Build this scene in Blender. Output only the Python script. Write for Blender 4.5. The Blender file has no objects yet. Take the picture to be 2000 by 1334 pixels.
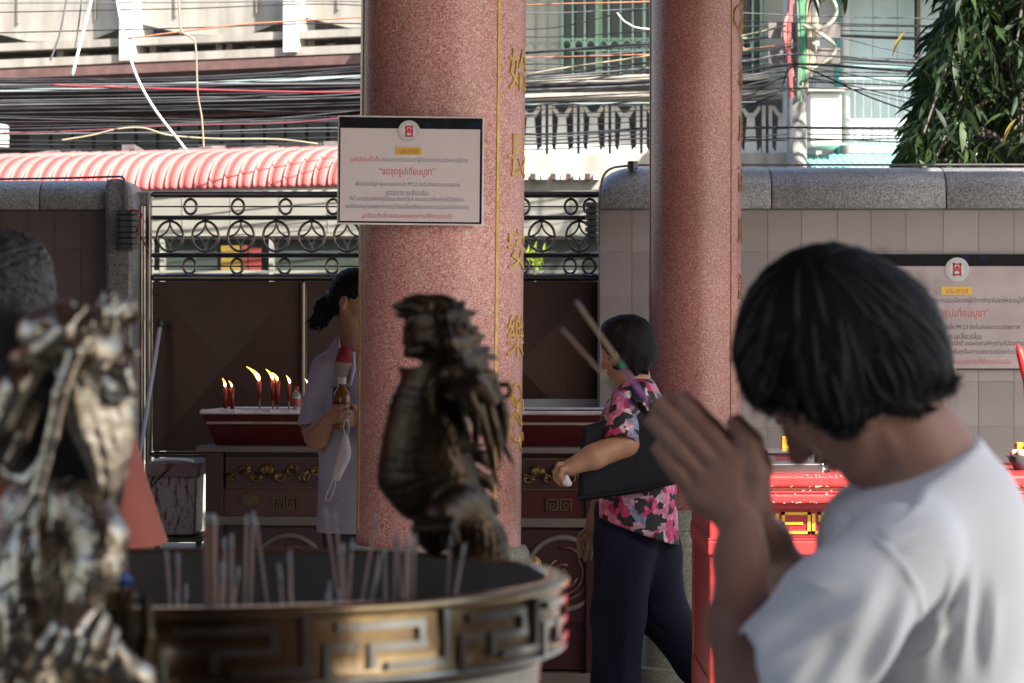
import bpy, bmesh, math, random
import numpy as np
import openvdb
from mathutils import Vector, Matrix, Euler
R = math.radians
random.seed(7)
rng = np.random.default_rng(7)
SC = bpy.context.scene
COL = SC.collection

# ---------------------------------------------------------------- camera, sky, sun, exposure
EYE = 1.47                       # camera height, looking level along +Y
FPX = 5556.0                     # 100 mm lens on a 36 mm sensor, in pixels of a 2000 px wide picture
cam_d = bpy.data.cameras.new('camera'); cam = bpy.data.objects.new('camera', cam_d); COL.objects.link(cam)
cam.location = (0, 0, EYE); cam.rotation_euler = (R(90), 0, 0)
cam_d.lens = 100; cam_d.sensor_width = 36; cam_d.clip_start = .05; cam_d.clip_end = 600
cam_d.dof.use_dof = True; cam_d.dof.focus_distance = 10.2; cam_d.dof.aperture_fstop = 8.5
SC.camera = cam
SUN_DIR = Vector((.55, -.62, .70)).normalized()          # towards the sun
sun_el = math.asin(SUN_DIR.z); sun_az = math.atan2(SUN_DIR.x, SUN_DIR.y)
W = bpy.data.worlds.new('World'); SC.world = W; W.use_nodes = True
nt = W.node_tree; bg = nt.nodes['Background']
sky = nt.nodes.new('ShaderNodeTexSky'); sky.sky_type = 'NISHITA'; sky.sun_disc = False
sky.sun_elevation = sun_el; sky.sun_rotation = sun_az
sky.air_density = 1.2; sky.dust_density = 2.5
nt.links.new(sky.outputs[0], bg.inputs[0]); bg.inputs[1].default_value = .10
sd = bpy.data.lights.new('sun', 'SUN'); sd.energy = 5.0; sd.angle = R(.5); sd.color = (1, .95, .86)
so = bpy.data.objects.new('sun', sd); COL.objects.link(so)
so.rotation_euler = SUN_DIR.to_track_quat('Z', 'Y').to_euler(); so.location = (8, -6, 12)
SC.view_settings.view_transform = 'Standard'; SC.view_settings.look = 'None'
SC.view_settings.exposure = 1.66; SC.view_settings.gamma = 1; SC.view_settings.use_curve_mapping = False
SC.cycles.max_bounces = 10; SC.cycles.diffuse_bounces = 5; SC.cycles.glossy_bounces = 4
SC.cycles.transparent_max_bounces = 8; SC.cycles.sample_clamp_indirect = 6; SC.cycles.use_denoising = True


# ---------------------------------------------------------------- helpers
def P(px, py, Y):
    """The point at distance Y whose direction was read off the photograph."""
    return Vector(((px - 1000) / FPX * Y, Y, EYE - (py - 667) / FPX * Y))


def wloc(o):
    v = Vector((0, 0, 0))
    while o is not None:
        v = v + o.location; o = o.parent
    return v


def tag(o, label=None, cat=None, group=None, kind=None):
    if label: o['label'] = label
    if cat: o['category'] = cat
    if group: o['group'] = group
    if kind: o['kind'] = kind
    return o


def thing(name, loc, label, cat, group=None):
    o = bpy.data.objects.new(name, None); COL.objects.link(o); o.location = loc
    o.empty_display_size = .1
    return tag(o, label, cat, group)


def link_mesh(name, me, mat, parent=None, loc=None, label=None, kind=None):
    o = bpy.data.objects.new(name, me); COL.objects.link(o)
    if mat is not None and not me.materials: me.materials.append(mat)
    if parent is not None: o.parent = parent
    if loc is not None: o.location = loc
    if label: o['label'] = label
    if kind: o['kind'] = kind
    return o


def copy_tree(o, parent=None):
    c = o.copy(); COL.objects.link(c); c.parent = parent
    for ch in list(o.children): copy_tree(ch, c)
    return c


class MB:
    """Collects faces and links them as one mesh object."""
    def __init__(s): s.v = []; s.f = []; s.m = []; s.mi = 0

    def add(s, vs, fs):
        n = len(s.v); s.v += [tuple(p) for p in vs]
        s.f += [tuple(i + n for i in f) for f in fs]; s.m += [s.mi] * len(fs); return s

    def box(s, x0, x1, y0, y1, z0, z1):
        vs = [(x, y, z) for z in (z0, z1) for y in (y0, y1) for x in (x0, x1)]
        return s.add(vs, [(0, 2, 3, 1), (4, 5, 7, 6), (0, 1, 5, 4), (2, 6, 7, 3), (0, 4, 6, 2), (1, 3, 7, 5)])

    def obox(s, c, size, M=None):
        hx, hy, hz = (q / 2 for q in size)
        vs = [Vector((x, y, z)) for z in (-hz, hz) for y in (-hy, hy) for x in (-hx, hx)]
        if M is not None: vs = [M @ p for p in vs]
        c = Vector(c)
        return s.add([p + c for p in vs], [(0, 2, 3, 1), (4, 5, 7, 6), (0, 1, 5, 4), (2, 6, 7, 3), (0, 4, 6, 2), (1, 3, 7, 5)])

    def bar(s, a, b, w, d=None):
        a, b = Vector(a), Vector(b); q = (b - a)
        return s.obox((a + b) / 2, (w, d or w, q.length), q.to_track_quat('Z', 'Y').to_matrix())

    def tube(s, pts, r, n=8, closed=False):
        pts = [Vector(p) for p in pts]; m = len(pts)
        rs = r if isinstance(r, (list, tuple)) else [r] * m
        base = len(s.v); up = None
        for i, p in enumerate(pts):
            a = pts[(i - 1) % m] if (closed or i > 0) else p
            b = pts[(i + 1) % m] if (closed or i < m - 1) else p
            t = (b - a).normalized() if (b - a).length > 1e-9 else Vector((0, 0, 1))
            if up is None:
                up = Vector((0, 0, 1)) if abs(t.z) < .9 else Vector((1, 0, 0))
            x = (up - t * up.dot(t)).normalized(); y = t.cross(x); up = x
            for k in range(n):
                an = 2 * math.pi * k / n
                s.v.append(tuple(p + (x * math.cos(an) + y * math.sin(an)) * rs[i]))
        nf = 0
        for i in range(m if closed else m - 1):
            for k in range(n):
                i2 = (i + 1) % m
                s.f.append((base + i * n + k, base + i * n + (k + 1) % n, base + i2 * n + (k + 1) % n, base + i2 * n + k)); nf += 1
        if not closed:
            s.f.append(tuple(base + k for k in reversed(range(n)))); s.f.append(tuple(base + (m - 1) * n + k for k in range(n))); nf += 2
        s.m += [s.mi] * nf
        return s

    def lathe(s, prof, cx, cy, n=48, cap=True):
        base = len(s.v); m = len(prof)
        for r, z in prof:
            for k in range(n):
                a = 2 * math.pi * k / n
                s.v.append((cx + r * math.cos(a), cy + r * math.sin(a), z))
        c0 = len(s.f)
        for i in range(m - 1):
            for k in range(n):
                s.f.append((base + i * n + k, base + i * n + (k + 1) % n, base + (i + 1) * n + (k + 1) % n, base + (i + 1) * n + k))
        if cap:
            s.f.append(tuple(base + k for k in reversed(range(n)))); s.f.append(tuple(base + (m - 1) * n + k for k in range(n)))
        s.m += [s.mi] * (len(s.f) - c0)
        return s

    def prism(s, poly, y0, y1):
        """poly of (x, z), extruded along Y."""
        n = len(poly)
        vs = [(x, y0, z) for x, z in poly] + [(x, y1, z) for x, z in poly]
        fs = [tuple(range(n)), tuple(reversed(range(n, 2 * n)))]
        fs += [(i, i + n, (i + 1) % n + n, (i + 1) % n) for i in range(n)]
        return s.add(vs, fs)

    def sweep(s, poly, x0, x1):
        """poly of (y, z), extruded along X."""
        n = len(poly)
        vs = [(x0, y, z) for y, z in poly] + [(x1, y, z) for y, z in poly]
        fs = [tuple(range(n)), tuple(reversed(range(n, 2 * n)))]
        fs += [(i, i + n, (i + 1) % n + n, (i + 1) % n) for i in range(n)]
        return s.add(vs, fs)

    def xf(s, fn):
        s.v = [tuple(fn(Vector(p))) for p in s.v]; return s

    def mesh(s, name, off=None, smooth=False):
        me = bpy.data.meshes.new(name)
        vs = s.v if off is None else [(a - off.x, b - off.y, c - off.z) for a, b, c in s.v]
        me.from_pydata(vs, [], s.f); me.update()
        bm = bmesh.new(); bm.from_mesh(me); bmesh.ops.recalc_face_normals(bm, faces=bm.faces); bm.to_mesh(me); bm.free()
        if smooth: me.polygons.foreach_set('use_smooth', [True] * len(me.polygons))
        return me

    def build(s, name, mat, parent=None, smooth=False, bevel=0, label=None, kind=None, mats=None, origin=None):
        off = wloc(parent) if parent is not None else (Vector(origin) if origin is not None else Vector((0, 0, 0)))
        me = s.mesh(name, off, smooth)
        o = link_mesh(name, me, mat, parent, None, label, kind)
        if parent is None and origin is not None: o.location = origin
        if mats:
            for m_ in mats: me.materials.append(m_)
            me.polygons.foreach_set('material_index', s.m)
        if bevel:
            b = o.modifiers.new('bevel', 'BEVEL'); b.width = bevel; b.segments = 2; b.limit_method = 'ANGLE'
        return o


class Blob:
    """Signed-distance sculpt: tapered limbs and ellipsoids that melt into one continuous surface."""
    def __init__(s, h): s.h = h; s.p = []; s.folds = []; s.disp = None; s.cuts = []

    def cap(s, a, b, ra, rb=None, k=.01, sub=False, flat=None, disp=None, u0=0.):
        a = np.array(a, float); b = np.array(b, float); rb = ra if rb is None else rb
        s.p.append(('c', a, b, ra, rb, k, sub, flat, disp, u0)); return s

    def ell(s, c, r, M=None, k=.01, sub=False):
        M = np.eye(3) if M is None else np.array(M, float)[:3, :3]
        s.p.append(('e', np.array(c, float), np.array(r, float), M, None, k, sub, None, None, 0)); return s

    def chain(s, pts, rs, k=.01, flat=None, disp=None, sub=False):
        u = 0.
        for i in range(len(pts) - 1):
            s.cap(pts[i], pts[i + 1], rs[i], rs[i + 1], k, sub, flat, disp, u)
            u += (Vector(pts[i + 1]) - Vector(pts[i])).length
        return s

    def fold(s, a, b, amp, w, deep=0.): s.folds.append((np.array(a, float), np.array(b, float), amp, w, deep)); return s

    def cut(s, c, n, k=.004): s.cuts.append((np.array(c, float), np.array(n, float) / np.linalg.norm(n), k)); return s

    def mesh(s, name, off=None):
        h = s.h; lo = np.full(3, 1e9); hi = -lo
        for q in s.p:
            if q[6]: continue
            if q[0] == 'c':
                m = max(q[3], q[4]) / (q[7][1] if q[7] and q[7][1] > 1 else 1)
                m = max(q[3], q[4]) * (max(1, q[7][1]) if q[7] else 1)
                lo = np.minimum(lo, np.minimum(q[1], q[2]) - m); hi = np.maximum(hi, np.maximum(q[1], q[2]) + m)
            else:
                e = np.abs(q[3]) @ q[2]
                lo = np.minimum(lo, q[1] - e); hi = np.maximum(hi, q[1] + e)
        pad = .02 + 3 * h; lo -= pad; hi += pad
        n = np.ceil((hi - lo) / h).astype(int) + 1
        F = np.full(n, 1.0, np.float32)
        ax = [np.arange(n[i], dtype=np.float32) * h for i in range(3)]
        for q in s.p:
            k = q[5]; ex = k + 3 * h + .004
            if q[0] == 'c':
                m = max(q[3], q[4]) * (max(1, q[7][1]) if q[7] else 1) + ex
                l, u = np.minimum(q[1], q[2]) - m, np.maximum(q[1], q[2]) + m
            else:
                e = np.abs(q[3]) @ q[2] + ex; l, u = q[1] - e, q[1] + e
            i0 = np.clip(((l - lo) / h).astype(int), 0, n - 1); i1 = np.clip(((u - lo) / h).astype(int) + 2, 1, n)
            if (i1 <= i0).any(): continue
            X = (ax[0][i0[0]:i1[0]] + np.float32(lo[0]))[:, None, None]
            Y = (ax[1][i0[1]:i1[1]] + np.float32(lo[1]))[None, :, None]
            Z = (ax[2][i0[2]:i1[2]] + np.float32(lo[2]))[None, None, :]
            if q[0] == 'c':
                a, b, ra, rb = q[1], q[2], q[3], q[4]
                dx, dy, dz = X - a[0], Y - a[1], Z - a[2]; ba = b - a
                if q[7]:
                    fa, ff = np.array(q[7][0], float), q[7][1]
                    fa = fa / np.linalg.norm(fa); g = (1 / ff - 1)
                    dt = (dx * fa[0] + dy * fa[1] + dz * fa[2]) * g
                    dx, dy, dz = dx + dt * fa[0], dy + dt * fa[1], dz + dt * fa[2]
                    ba = ba + fa * (ba @ fa) * g
                L2 = max(ba @ ba, 1e-12)
                t = np.clip((dx * ba[0] + dy * ba[1] + dz * ba[2]) / L2, 0, 1)
                ex_, ey_, ez_ = dx - t * ba[0], dy - t * ba[1], dz - t * ba[2]
                d = np.sqrt(ex_ ** 2 + ey_ ** 2 + ez_ ** 2) - (ra + (rb - ra) * t)
                if q[7]: d = d * min(1, q[7][1])
                if q[8] is not None: d = d + q[8](t * math.sqrt(L2) + q[9], ex_, ey_, ez_)
            else:
                c, r, M = q[1], q[2], q[3]
                dx, dy, dz = X - c[0], Y - c[1], Z - c[2]
                lx = dx * M[0, 0] + dy * M[1, 0] + dz * M[2, 0]
                ly = dx * M[0, 1] + dy * M[1, 1] + dz * M[2, 1]
                lz = dx * M[0, 2] + dy * M[1, 2] + dz * M[2, 2]
                k0 = np.sqrt((lx / r[0]) ** 2 + (ly / r[1]) ** 2 + (lz / r[2]) ** 2)
                k1 = np.sqrt((lx / r[0] ** 2) ** 2 + (ly / r[1] ** 2) ** 2 + (lz / r[2] ** 2) ** 2) + 1e-9
                d = k0 * (k0 - 1) / k1
            G = F[i0[0]:i1[0], i0[1]:i1[1], i0[2]:i1[2]]
            if q[6]:
                d = -d; hh = np.maximum(k - np.abs(G - d), 0) / k
                G[...] = np.maximum(G, d) + hh * hh * k * .25
            else:
                hh = np.maximum(k - np.abs(G - d), 0) / k
                G[...] = np.minimum(G, d) - hh * hh * k * .25
        X = (ax[0] + np.float32(lo[0]))[:, None, None]; Y = (ax[1] + np.float32(lo[1]))[None, :, None]; Z = (ax[2] + np.float32(lo[2]))[None, None, :]
        for a, b, amp, w, deep in s.folds:
            m = np.array([2.6 * w, 2.6 * w + deep, 2.6 * w])
            i0 = np.clip(((np.minimum(a, b) - m - lo) / h).astype(int), 0, n - 1); i1 = np.clip(((np.maximum(a, b) + m - lo) / h).astype(int) + 2, 1, n)
            xs, ys, zs = X[i0[0]:i1[0]] - a[0], Y[:, i0[1]:i1[1]] - a[1], Z[:, :, i0[2]:i1[2]] - a[2]
            ba = b - a; t = np.clip((xs * ba[0] + ys * ba[1] + zs * ba[2]) / (ba @ ba), 0, 1)
            yd = np.maximum(np.abs(ys - t * ba[1]) - deep, 0)
            d2 = (xs - t * ba[0]) ** 2 + yd ** 2 + (zs - t * ba[2]) ** 2
            F[i0[0]:i1[0], i0[1]:i1[1], i0[2]:i1[2]] -= amp * np.exp(-d2 / (w * w)) * (np.sin(np.clip(t, .0, 1) * 3.1416) * .8 + .2)
        if s.disp is not None: F += s.disp(X, Y, Z).astype(np.float32)
        for c, nn, k in s.cuts:
            d = (X - c[0]) * nn[0] + (Y - c[1]) * nn[1] + (Z - c[2]) * nn[2]
            F = np.maximum(F, d) + np.maximum(k - np.abs(F - d), 0) ** 2 / k * .25
        np.clip(F, -4 * h, 4 * h, out=F)
        g = openvdb.FloatGrid(4 * h); g.copyFromArray(np.ascontiguousarray(F, dtype=np.float32))
        pts, quads = g.convertToQuads(0.0)
        pts = np.asarray(pts, np.float64) * h + lo
        if off is not None: pts = pts - np.array(off)
        me = bpy.data.meshes.new(name)
        me.vertices.add(len(pts)); me.vertices.foreach_set('co', pts.ravel())
        q = np.asarray(quads, np.int32)[:, ::-1]
        me.loops.add(q.size); me.loops.foreach_set('vertex_index', np.ascontiguousarray(q).ravel())
        me.polygons.add(len(q)); me.polygons.foreach_set('loop_start', np.arange(len(q), dtype=np.int32) * 4)
        me.polygons.foreach_set('use_smooth', np.ones(len(q), bool))
        me.update(calc_edges=True); me.validate()
        return me

    def build(s, name, mat, parent=None, label=None, kind=None):
        off = wloc(parent) if parent is not None else None
        return link_mesh(name, s.mesh(name, off), mat, parent, None, label, kind)


def text_mb(body, width=None, height=None, depth=.0, res=2):
    """Lettering as a mesh in the XZ plane, centred, facing -Y."""
    c = bpy.data.curves.new('lettering', 'FONT'); c.body = body; c.extrude = depth; c.resolution_u = res
    o = bpy.data.objects.new('lettering', c); COL.objects.link(o)
    me = bpy.data.meshes.new_from_object(o.evaluated_get(bpy.context.evaluated_depsgraph_get()))
    co = np.zeros(len(me.vertices) * 3); me.vertices.foreach_get('co', co); co = co.reshape(-1, 3)
    lo, hi = co.min(0), co.max(0); sz = hi - lo
    sx = width / sz[0] if width else None; sy = height / sz[1] if height else None
    sx = sx or sy; sy = sy or sx
    m = MB()
    m.v = [((p[0] - (lo[0] + hi[0]) / 2) * sx, -p[2], (p[1] - (lo[1] + hi[1]) / 2) * sy) for p in co]
    m.f = [tuple(p.vertices) for p in me.polygons]; m.m = [0] * len(m.f)
    bpy.data.objects.remove(o); bpy.data.curves.remove(c); bpy.data.meshes.remove(me)
    return m


def spline(pts, n=8):
    """Catmull-Rom through the points."""
    pts = [Vector(p) for p in pts]; out = []
    for i in range(len(pts) - 1):
        p0 = pts[max(i - 1, 0)]; p1 = pts[i]; p2 = pts[i + 1]; p3 = pts[min(i + 2, len(pts) - 1)]
        for j in range(n):
            t = j / n
            out.append(.5 * ((2 * p1) + (p2 - p0) * t + (2 * p0 - 5 * p1 + 4 * p2 - p3) * t * t + (3 * p1 - p0 - 3 * p2 + p3) * t ** 3))
    return out + [pts[-1]]


ORD = 'first second third fourth fifth sixth seventh eighth ninth tenth eleventh twelfth thirteenth fourteenth fifteenth sixteenth seventeenth eighteenth nineteenth twentieth'.split()
def ordinal(i):
    if i < 20: return ORD[i]
    n = i + 1; t_ = {2: 'twenty', 3: 'thirty', 4: 'forty'}[n // 10]
    return t_ + '-' + ORD[n % 10 - 1] if n % 10 else {30: 'thirtieth', 40: 'fortieth'}[n]


# ---------------------------------------------------------------- materials
MATS = {}


def M(name, rgb, rough=.6, metal=0., rgb2=None, scale=6., bump=0., bscale=40., detail=6., rand=0., stretch=None, spec=.5, lo=.35, hi=.65):
    if name in MATS: return MATS[name]
    m = bpy.data.materials.new(name); m.use_nodes = True; t = m.node_tree; N = t.nodes; L = t.links
    b = N['Principled BSDF']; b.inputs['Roughness'].default_value = rough; b.inputs['Metallic'].default_value = metal
    b.inputs['Specular IOR Level'].default_value = spec
    tc = N.new('ShaderNodeTexCoord'); mp = N.new('ShaderNodeMapping'); L.new(tc.outputs['Object'], mp.inputs[0])
    if stretch: mp.inputs['Scale'].default_value = stretch
    no = N.new('ShaderNodeTexNoise'); no.inputs['Scale'].default_value = scale; no.inputs['Detail'].default_value = detail
    L.new(mp.outputs[0], no.inputs['Vector'])
    cr = N.new('ShaderNodeValToRGB'); L.new(no.outputs[0], cr.inputs[0])
    rgb2 = rgb2 or tuple(c * .75 for c in rgb)
    cr.color_ramp.elements[0].position = lo; cr.color_ramp.elements[1].position = hi
    cr.color_ramp.elements[0].color = (*rgb2, 1); cr.color_ramp.elements[1].color = (*rgb, 1)
    out = cr.outputs[0]
    if rand:
        oi = N.new('ShaderNodeObjectInfo'); mr = N.new('ShaderNodeMapRange'); L.new(oi.outputs['Random'], mr.inputs[0])
        mr.inputs[3].default_value = 1 - rand; mr.inputs[4].default_value = 1 + rand
        hs = N.new('ShaderNodeHueSaturation'); L.new(mr.outputs[0], hs.inputs['Value']); L.new(out, hs.inputs['Color']); out = hs.outputs[0]
    L.new(out, b.inputs['Base Color'])
    if bump:
        n2 = N.new('ShaderNodeTexNoise'); n2.inputs['Scale'].default_value = bscale; n2.inputs['Detail'].default_value = 4
        L.new(mp.outputs[0], n2.inputs['Vector'])
        bp = N.new('ShaderNodeBump'); bp.inputs['Strength'].default_value = bump; bp.inputs['Distance'].default_value = .01
        L.new(n2.outputs[0], bp.inputs['Height']); L.new(bp.outputs[0], b.inputs['Normal'])
    m['b'] = 1; MATS[name] = m
    return m


def granite(name, cols, cell=170., rough=.35, big=2.5, bigamp=.25):
    """Speckled stone: small crystals of several colours with soft larger clouding."""
    m = bpy.data.materials.new(name); m.use_nodes = True; t = m.node_tree; N = t.nodes; L = t.links
    b = N['Principled BSDF']; b.inputs['Roughness'].default_value = rough
    tc = N.new('ShaderNodeTexCoord'); vo = N.new('ShaderNodeTexVoronoi'); vo.inputs['Scale'].default_value = cell
    L.new(tc.outputs['Object'], vo.inputs['Vector'])
    cr = N.new('ShaderNodeValToRGB'); cr.color_ramp.interpolation = 'CONSTANT'
    el = cr.color_ramp.elements
    while len(el) < len(cols): el.new(.5)
    p = 0.
    for e, (w, c) in zip(el, cols):
        e.position = p; e.color = (*c, 1); p += w
    sp = N.new('ShaderNodeSeparateColor'); L.new(vo.outputs['Color'], sp.inputs[0]); L.new(sp.outputs[0], cr.inputs[0])
    no = N.new('ShaderNodeTexNoise'); no.inputs['Scale'].default_value = big; no.inputs['Detail'].default_value = 5
    L.new(tc.outputs['Object'], no.inputs['Vector'])
    mr = N.new('ShaderNodeMapRange'); L.new(no.outputs[0], mr.inputs[0]); mr.inputs[1].default_value = .3; mr.inputs[2].default_value = .7
    mr.inputs[3].default_value = 1 - bigamp; mr.inputs[4].default_value = 1 + bigamp
    hs = N.new('ShaderNodeHueSaturation'); L.new(cr.outputs[0], hs.inputs['Color']); L.new(mr.outputs[0], hs.inputs['Value'])
    L.new(hs.outputs[0], b.inputs['Base Color'])
    MATS[name] = m
    return m


def glow(name, rgb, strength):
    m = bpy.data.materials.new(name); m.use_nodes = True; N = m.node_tree.nodes
    b = N['Principled BSDF']; b.inputs['Base Color'].default_value = (*rgb, 1)
    b.inputs['Emission Color'].default_value = (*rgb, 1); b.inputs['Emission Strength'].default_value = strength
    MATS[name] = m
    return m


def glass(name, rgb, rough=.05, alpha=.35):
    m = M(name, rgb, rough, 0, scale=2); b = m.node_tree.nodes['Principled BSDF']
    b.inputs['Transmission Weight'].default_value = 1 - alpha; b.inputs['IOR'].default_value = 1.35
    return m
# ---------------------------------------------------------------- ground, roofs, walls
m_ground = M('paving', (.20, .195, .19), .75, rgb2=(.13, .128, .125), scale=3, bump=.3)
m_road = M('road', (.10, .10, .10), .85, rgb2=(.07, .07, .07), scale=5, bump=.3)
m_roofun = M('roof_boards', (.16, .06, .05), .7, rgb2=(.11, .04, .035), scale=4)
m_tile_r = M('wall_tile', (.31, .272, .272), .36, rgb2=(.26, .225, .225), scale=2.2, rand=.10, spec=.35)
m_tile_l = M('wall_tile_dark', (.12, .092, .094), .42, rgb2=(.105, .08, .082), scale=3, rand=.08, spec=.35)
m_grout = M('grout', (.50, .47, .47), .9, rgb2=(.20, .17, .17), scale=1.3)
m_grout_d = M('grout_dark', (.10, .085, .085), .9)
m_gran = granite('grey_granite', [(.3, (.15, .15, .153)), (.3, (.20, .20, .205)), (.24, (.25, .253, .26)), (.10, (.06, .06, .065)), (.06, (.32, .32, .32))], 210, .4)
m_steel = M('gate_steel', (.17, .145, .14), .24, .95, rgb2=(.12, .10, .095), scale=5)
m_gatesheet = M('gate_sheet', (.075, .046, .038), .34, .7, rgb2=(.055, .034, .03), scale=2, bump=.05)
m_black = M('black_plastic', (.015, .015, .016), .4, rgb2=(.03, .03, .03), scale=10)

gm = MB().add([(-60, -60, 0), (60, -60, 0), (60, 14.2, 0), (-60, 14.2, 0)], [(0, 1, 2, 3)])
tag(gm.build('ground', m_ground), kind='structure')
rm = MB().add([(-150, 14.2, -.02), (150, 14.2, -.02), (150, 260, -.02), (-150, 260, -.02)], [(0, 1, 2, 3)])
tag(rm.build('road', m_road), kind='structure')

# roofs that shade the court: the pavilion over the red columns and one added out of view behind the camera
t = thing('pavilion_roof', (-2, 9.5, 3.8), 'pavilion roof with red boarded underside carried by the two granite columns', 'roof')
MB().box(-9, 4.9, 6.7, 11.75, 3.8, 3.98).build('roof_deck', m_roofun, t)
MB().box(-9, 3.15, 11.753, 12.25, 3.8, 3.98).build('eave', m_roofun, t)
for i in range(12):
    MB().box(-8.8 + i * 1.2, -8.68 + i * 1.2, 6.8, 11.7, 3.70, 3.80).build('rafter', m_roofun, t)
t = thing('hall_shade_roof', (-1, -4, 3.8), 'unseen red boarded roof added to shade the incense burner', 'roof')  # never in view; put in to shade the burner and praying woman
MB().box(-2.8, 2.8, -7, 3.7, 3.8, 3.98).build('roof_deck', m_roofun, t)
for i in range(5):
    MB().box(-2.6 + i * 1.2, -2.48 + i * 1.2, -6.8, 3.6, 3.70, 3.80).build('rafter', m_roofun, t)
t = thing('gap_shade_roof', (-5, 5.6, 3.8), 'unseen roof slab added to darken the left side of the court', 'roof')  # unseen slab across the court gap, added to darken the left
MB().box(-9, 1.3, 3.703, 6.697, 3.8, 3.98).build('roof_deck', m_roofun, t)
m_redwall = M('red_plaster', (.22, .06, .05), .8, rgb2=(.16, .045, .04), scale=2)
tag(MB().box(-4.2, -4.0, 3.2, 13.0, 0, 3.8).build('side_wall', m_redwall), 'unseen dark red wall added to darken the left side of the court', 'wall')  # out of view, put here to keep the left side dark

tag(MB().box(-2.8, 2.8, -7.2, -7.0, 0, 3.8).build('back_shade_wall', m_redwall), 'unseen dark red wall added behind the camera to cut front light', 'wall')  # unseen, added to block light from behind the camera
tag(MB().box(-2.8, -2.6, -6.998, -3.5, 0, 3.798).build('side_shade_wall', m_redwall), 'unseen dark red wall added on the dragon side to cut front light', 'wall')  # both hall sides are unseen, put up to dim the front light
tag(MB().box(2.6, 2.8, -6.998, .9, 0, 3.798).build('side_shade_wall', m_redwall), 'unseen dark red wall added on the right to cut front light', 'wall')
# right boundary wall: body, tiles, coping stones
YW = 13.25


def GX(px, Y=YW): return (px - 1000) / FPX * Y
def GZ(py, Y=YW): return EYE - (py - 667) / FPX * Y


t = thing('boundary_wall', (2, YW, 0), 'grey tiled boundary wall with speckled granite coping behind the woman in white', 'wall')
x0 = GX(1171); xe = 4.4
MB().box(x0, xe, YW - .0018, YW + .28, 0, GZ(409)).build('wall_body', m_grout, t)
tw, th = 68.3 / FPX * YW, 84.3 / FPX * YW
tile_me = {}
def tile(name, x, z, w, h, mat, parent, y):
    key = (name, round(w, 3), round(h, 3), mat.name)
    if key not in tile_me:
        g = .0016; mb = MB(); mb.box(-w / 2 + g, w / 2 - g, -.0045, .012, -h / 2 + g, h / 2 - g)
        me = mb.mesh(name); me.materials.append(mat); tile_me[key] = me
    o = link_mesh(name, tile_me[key], None, parent, Vector((x, y, z)) - wloc(parent))
    o.rotation_euler = (random.gauss(0, .0012), 0, random.gauss(0, .0018))
    return o
cols = [1171, 1234, 1299, 1366, 1432, 1499, 1565, 1635, 1701, 1769, 1842, 1911, 1980, 2048, 2116]
rows = [409, 492, 577, 661, 745, 833, 918, 1003, 1083]
for r0, r1 in zip(rows, rows[1:]):
    for c0, c1 in zip(cols, cols[1:]):
        tile('tile', GX((c0 + c1) / 2), GZ((r0 + r1) / 2), GX(c1) - GX(c0), GZ(r0) - GZ(r1), m_tile_r, t, YW)
PROF = [(-.05, 0), (-.05, .085), (-.043, .115), (-.022, .148), (.015, .175), (.07, .194), (.13, .203), (.25, .203), (.31, .15), (.31, 0)]
def coping(name, xa, xb, zb, parent, y, rl=False, rr=False, h=.205):
    mb = MB(); k = h / .205; secs = []
    n = 7
    xs = [(xa + .002, 1)]
    if rl: xs = [(xa + .16 * (1 - math.cos(i / n * 1.57)), .45 + .55 * math.sin(i / n * 1.57)) for i in range(n + 1)]
    xs2 = [(xb - .002, 1)]
    if rr: xs2 = [(xb - .16 * (1 - math.cos(i / n * 1.57)), .45 + .55 * math.sin(i / n * 1.57)) for i in range(n, -1, -1)]
    for x, s_ in xs + xs2: secs.append([(x, y + a, zb + b * k * s_) for a, b in PROF])
    m_ = len(PROF); vs = [p for s_ in secs for p in s_]; fs = []
    for i in range(len(secs) - 1):
        for j in range(m_): fs.append((i * m_ + j, i * m_ + (j + 1) % m_, (i + 1) * m_ + (j + 1) % m_, (i + 1) * m_ + j))
    fs += [tuple(range(m_)), tuple((len(secs) - 1) * m_ + j for j in range(m_))]
    mb.add(vs, fs)
    o = mb.build(name, m_gran, parent, smooth=True); bv = o.modifiers.new('bevel', 'BEVEL'); bv.width = .006; bv.segments = 2
    return o
zc = GZ(408.5)
for a, b, rl in ((1171, 1505, True), (1505, 1845, False), (1845, 2185, False), (2185, 2390, False)):
    coping('coping_stone', GX(a), GX(b), zc, t, YW, rl, h=.203)
cp = [P(1172, 408, YW - .06), P(1173, 372, YW - .06), P(1178, 346, YW - .04), P(1192, 330, YW - .02), P(1225, 324, YW), P(1300, 322, YW), P(1700, 322, YW), P(2300, 322, YW)]
tag(MB().tube(spline(cp, 5), .006, 6).build('conduit_pipe', M('conduit', (.10, .09, .09), .5)), 'thin dark conduit running along the top of the granite coping', 'pipe')
t2 = thing('pipe_clamp', P(1233, 322, YW), 'small dark clamp block where the conduit crosses the granite coping', 'clamp')
MB().box(GX(1226), GX(1246), YW - .03, YW + .05, GZ(330), GZ(315)).build('clamp_body', M('clamp_grey', (.25, .25, .25), .5), t2, bevel=.004)
MB().box(GX(1228), GX(1236), YW - .055, YW - .03, GZ(338), GZ(316)).build('strap', m_black, t2)

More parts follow.
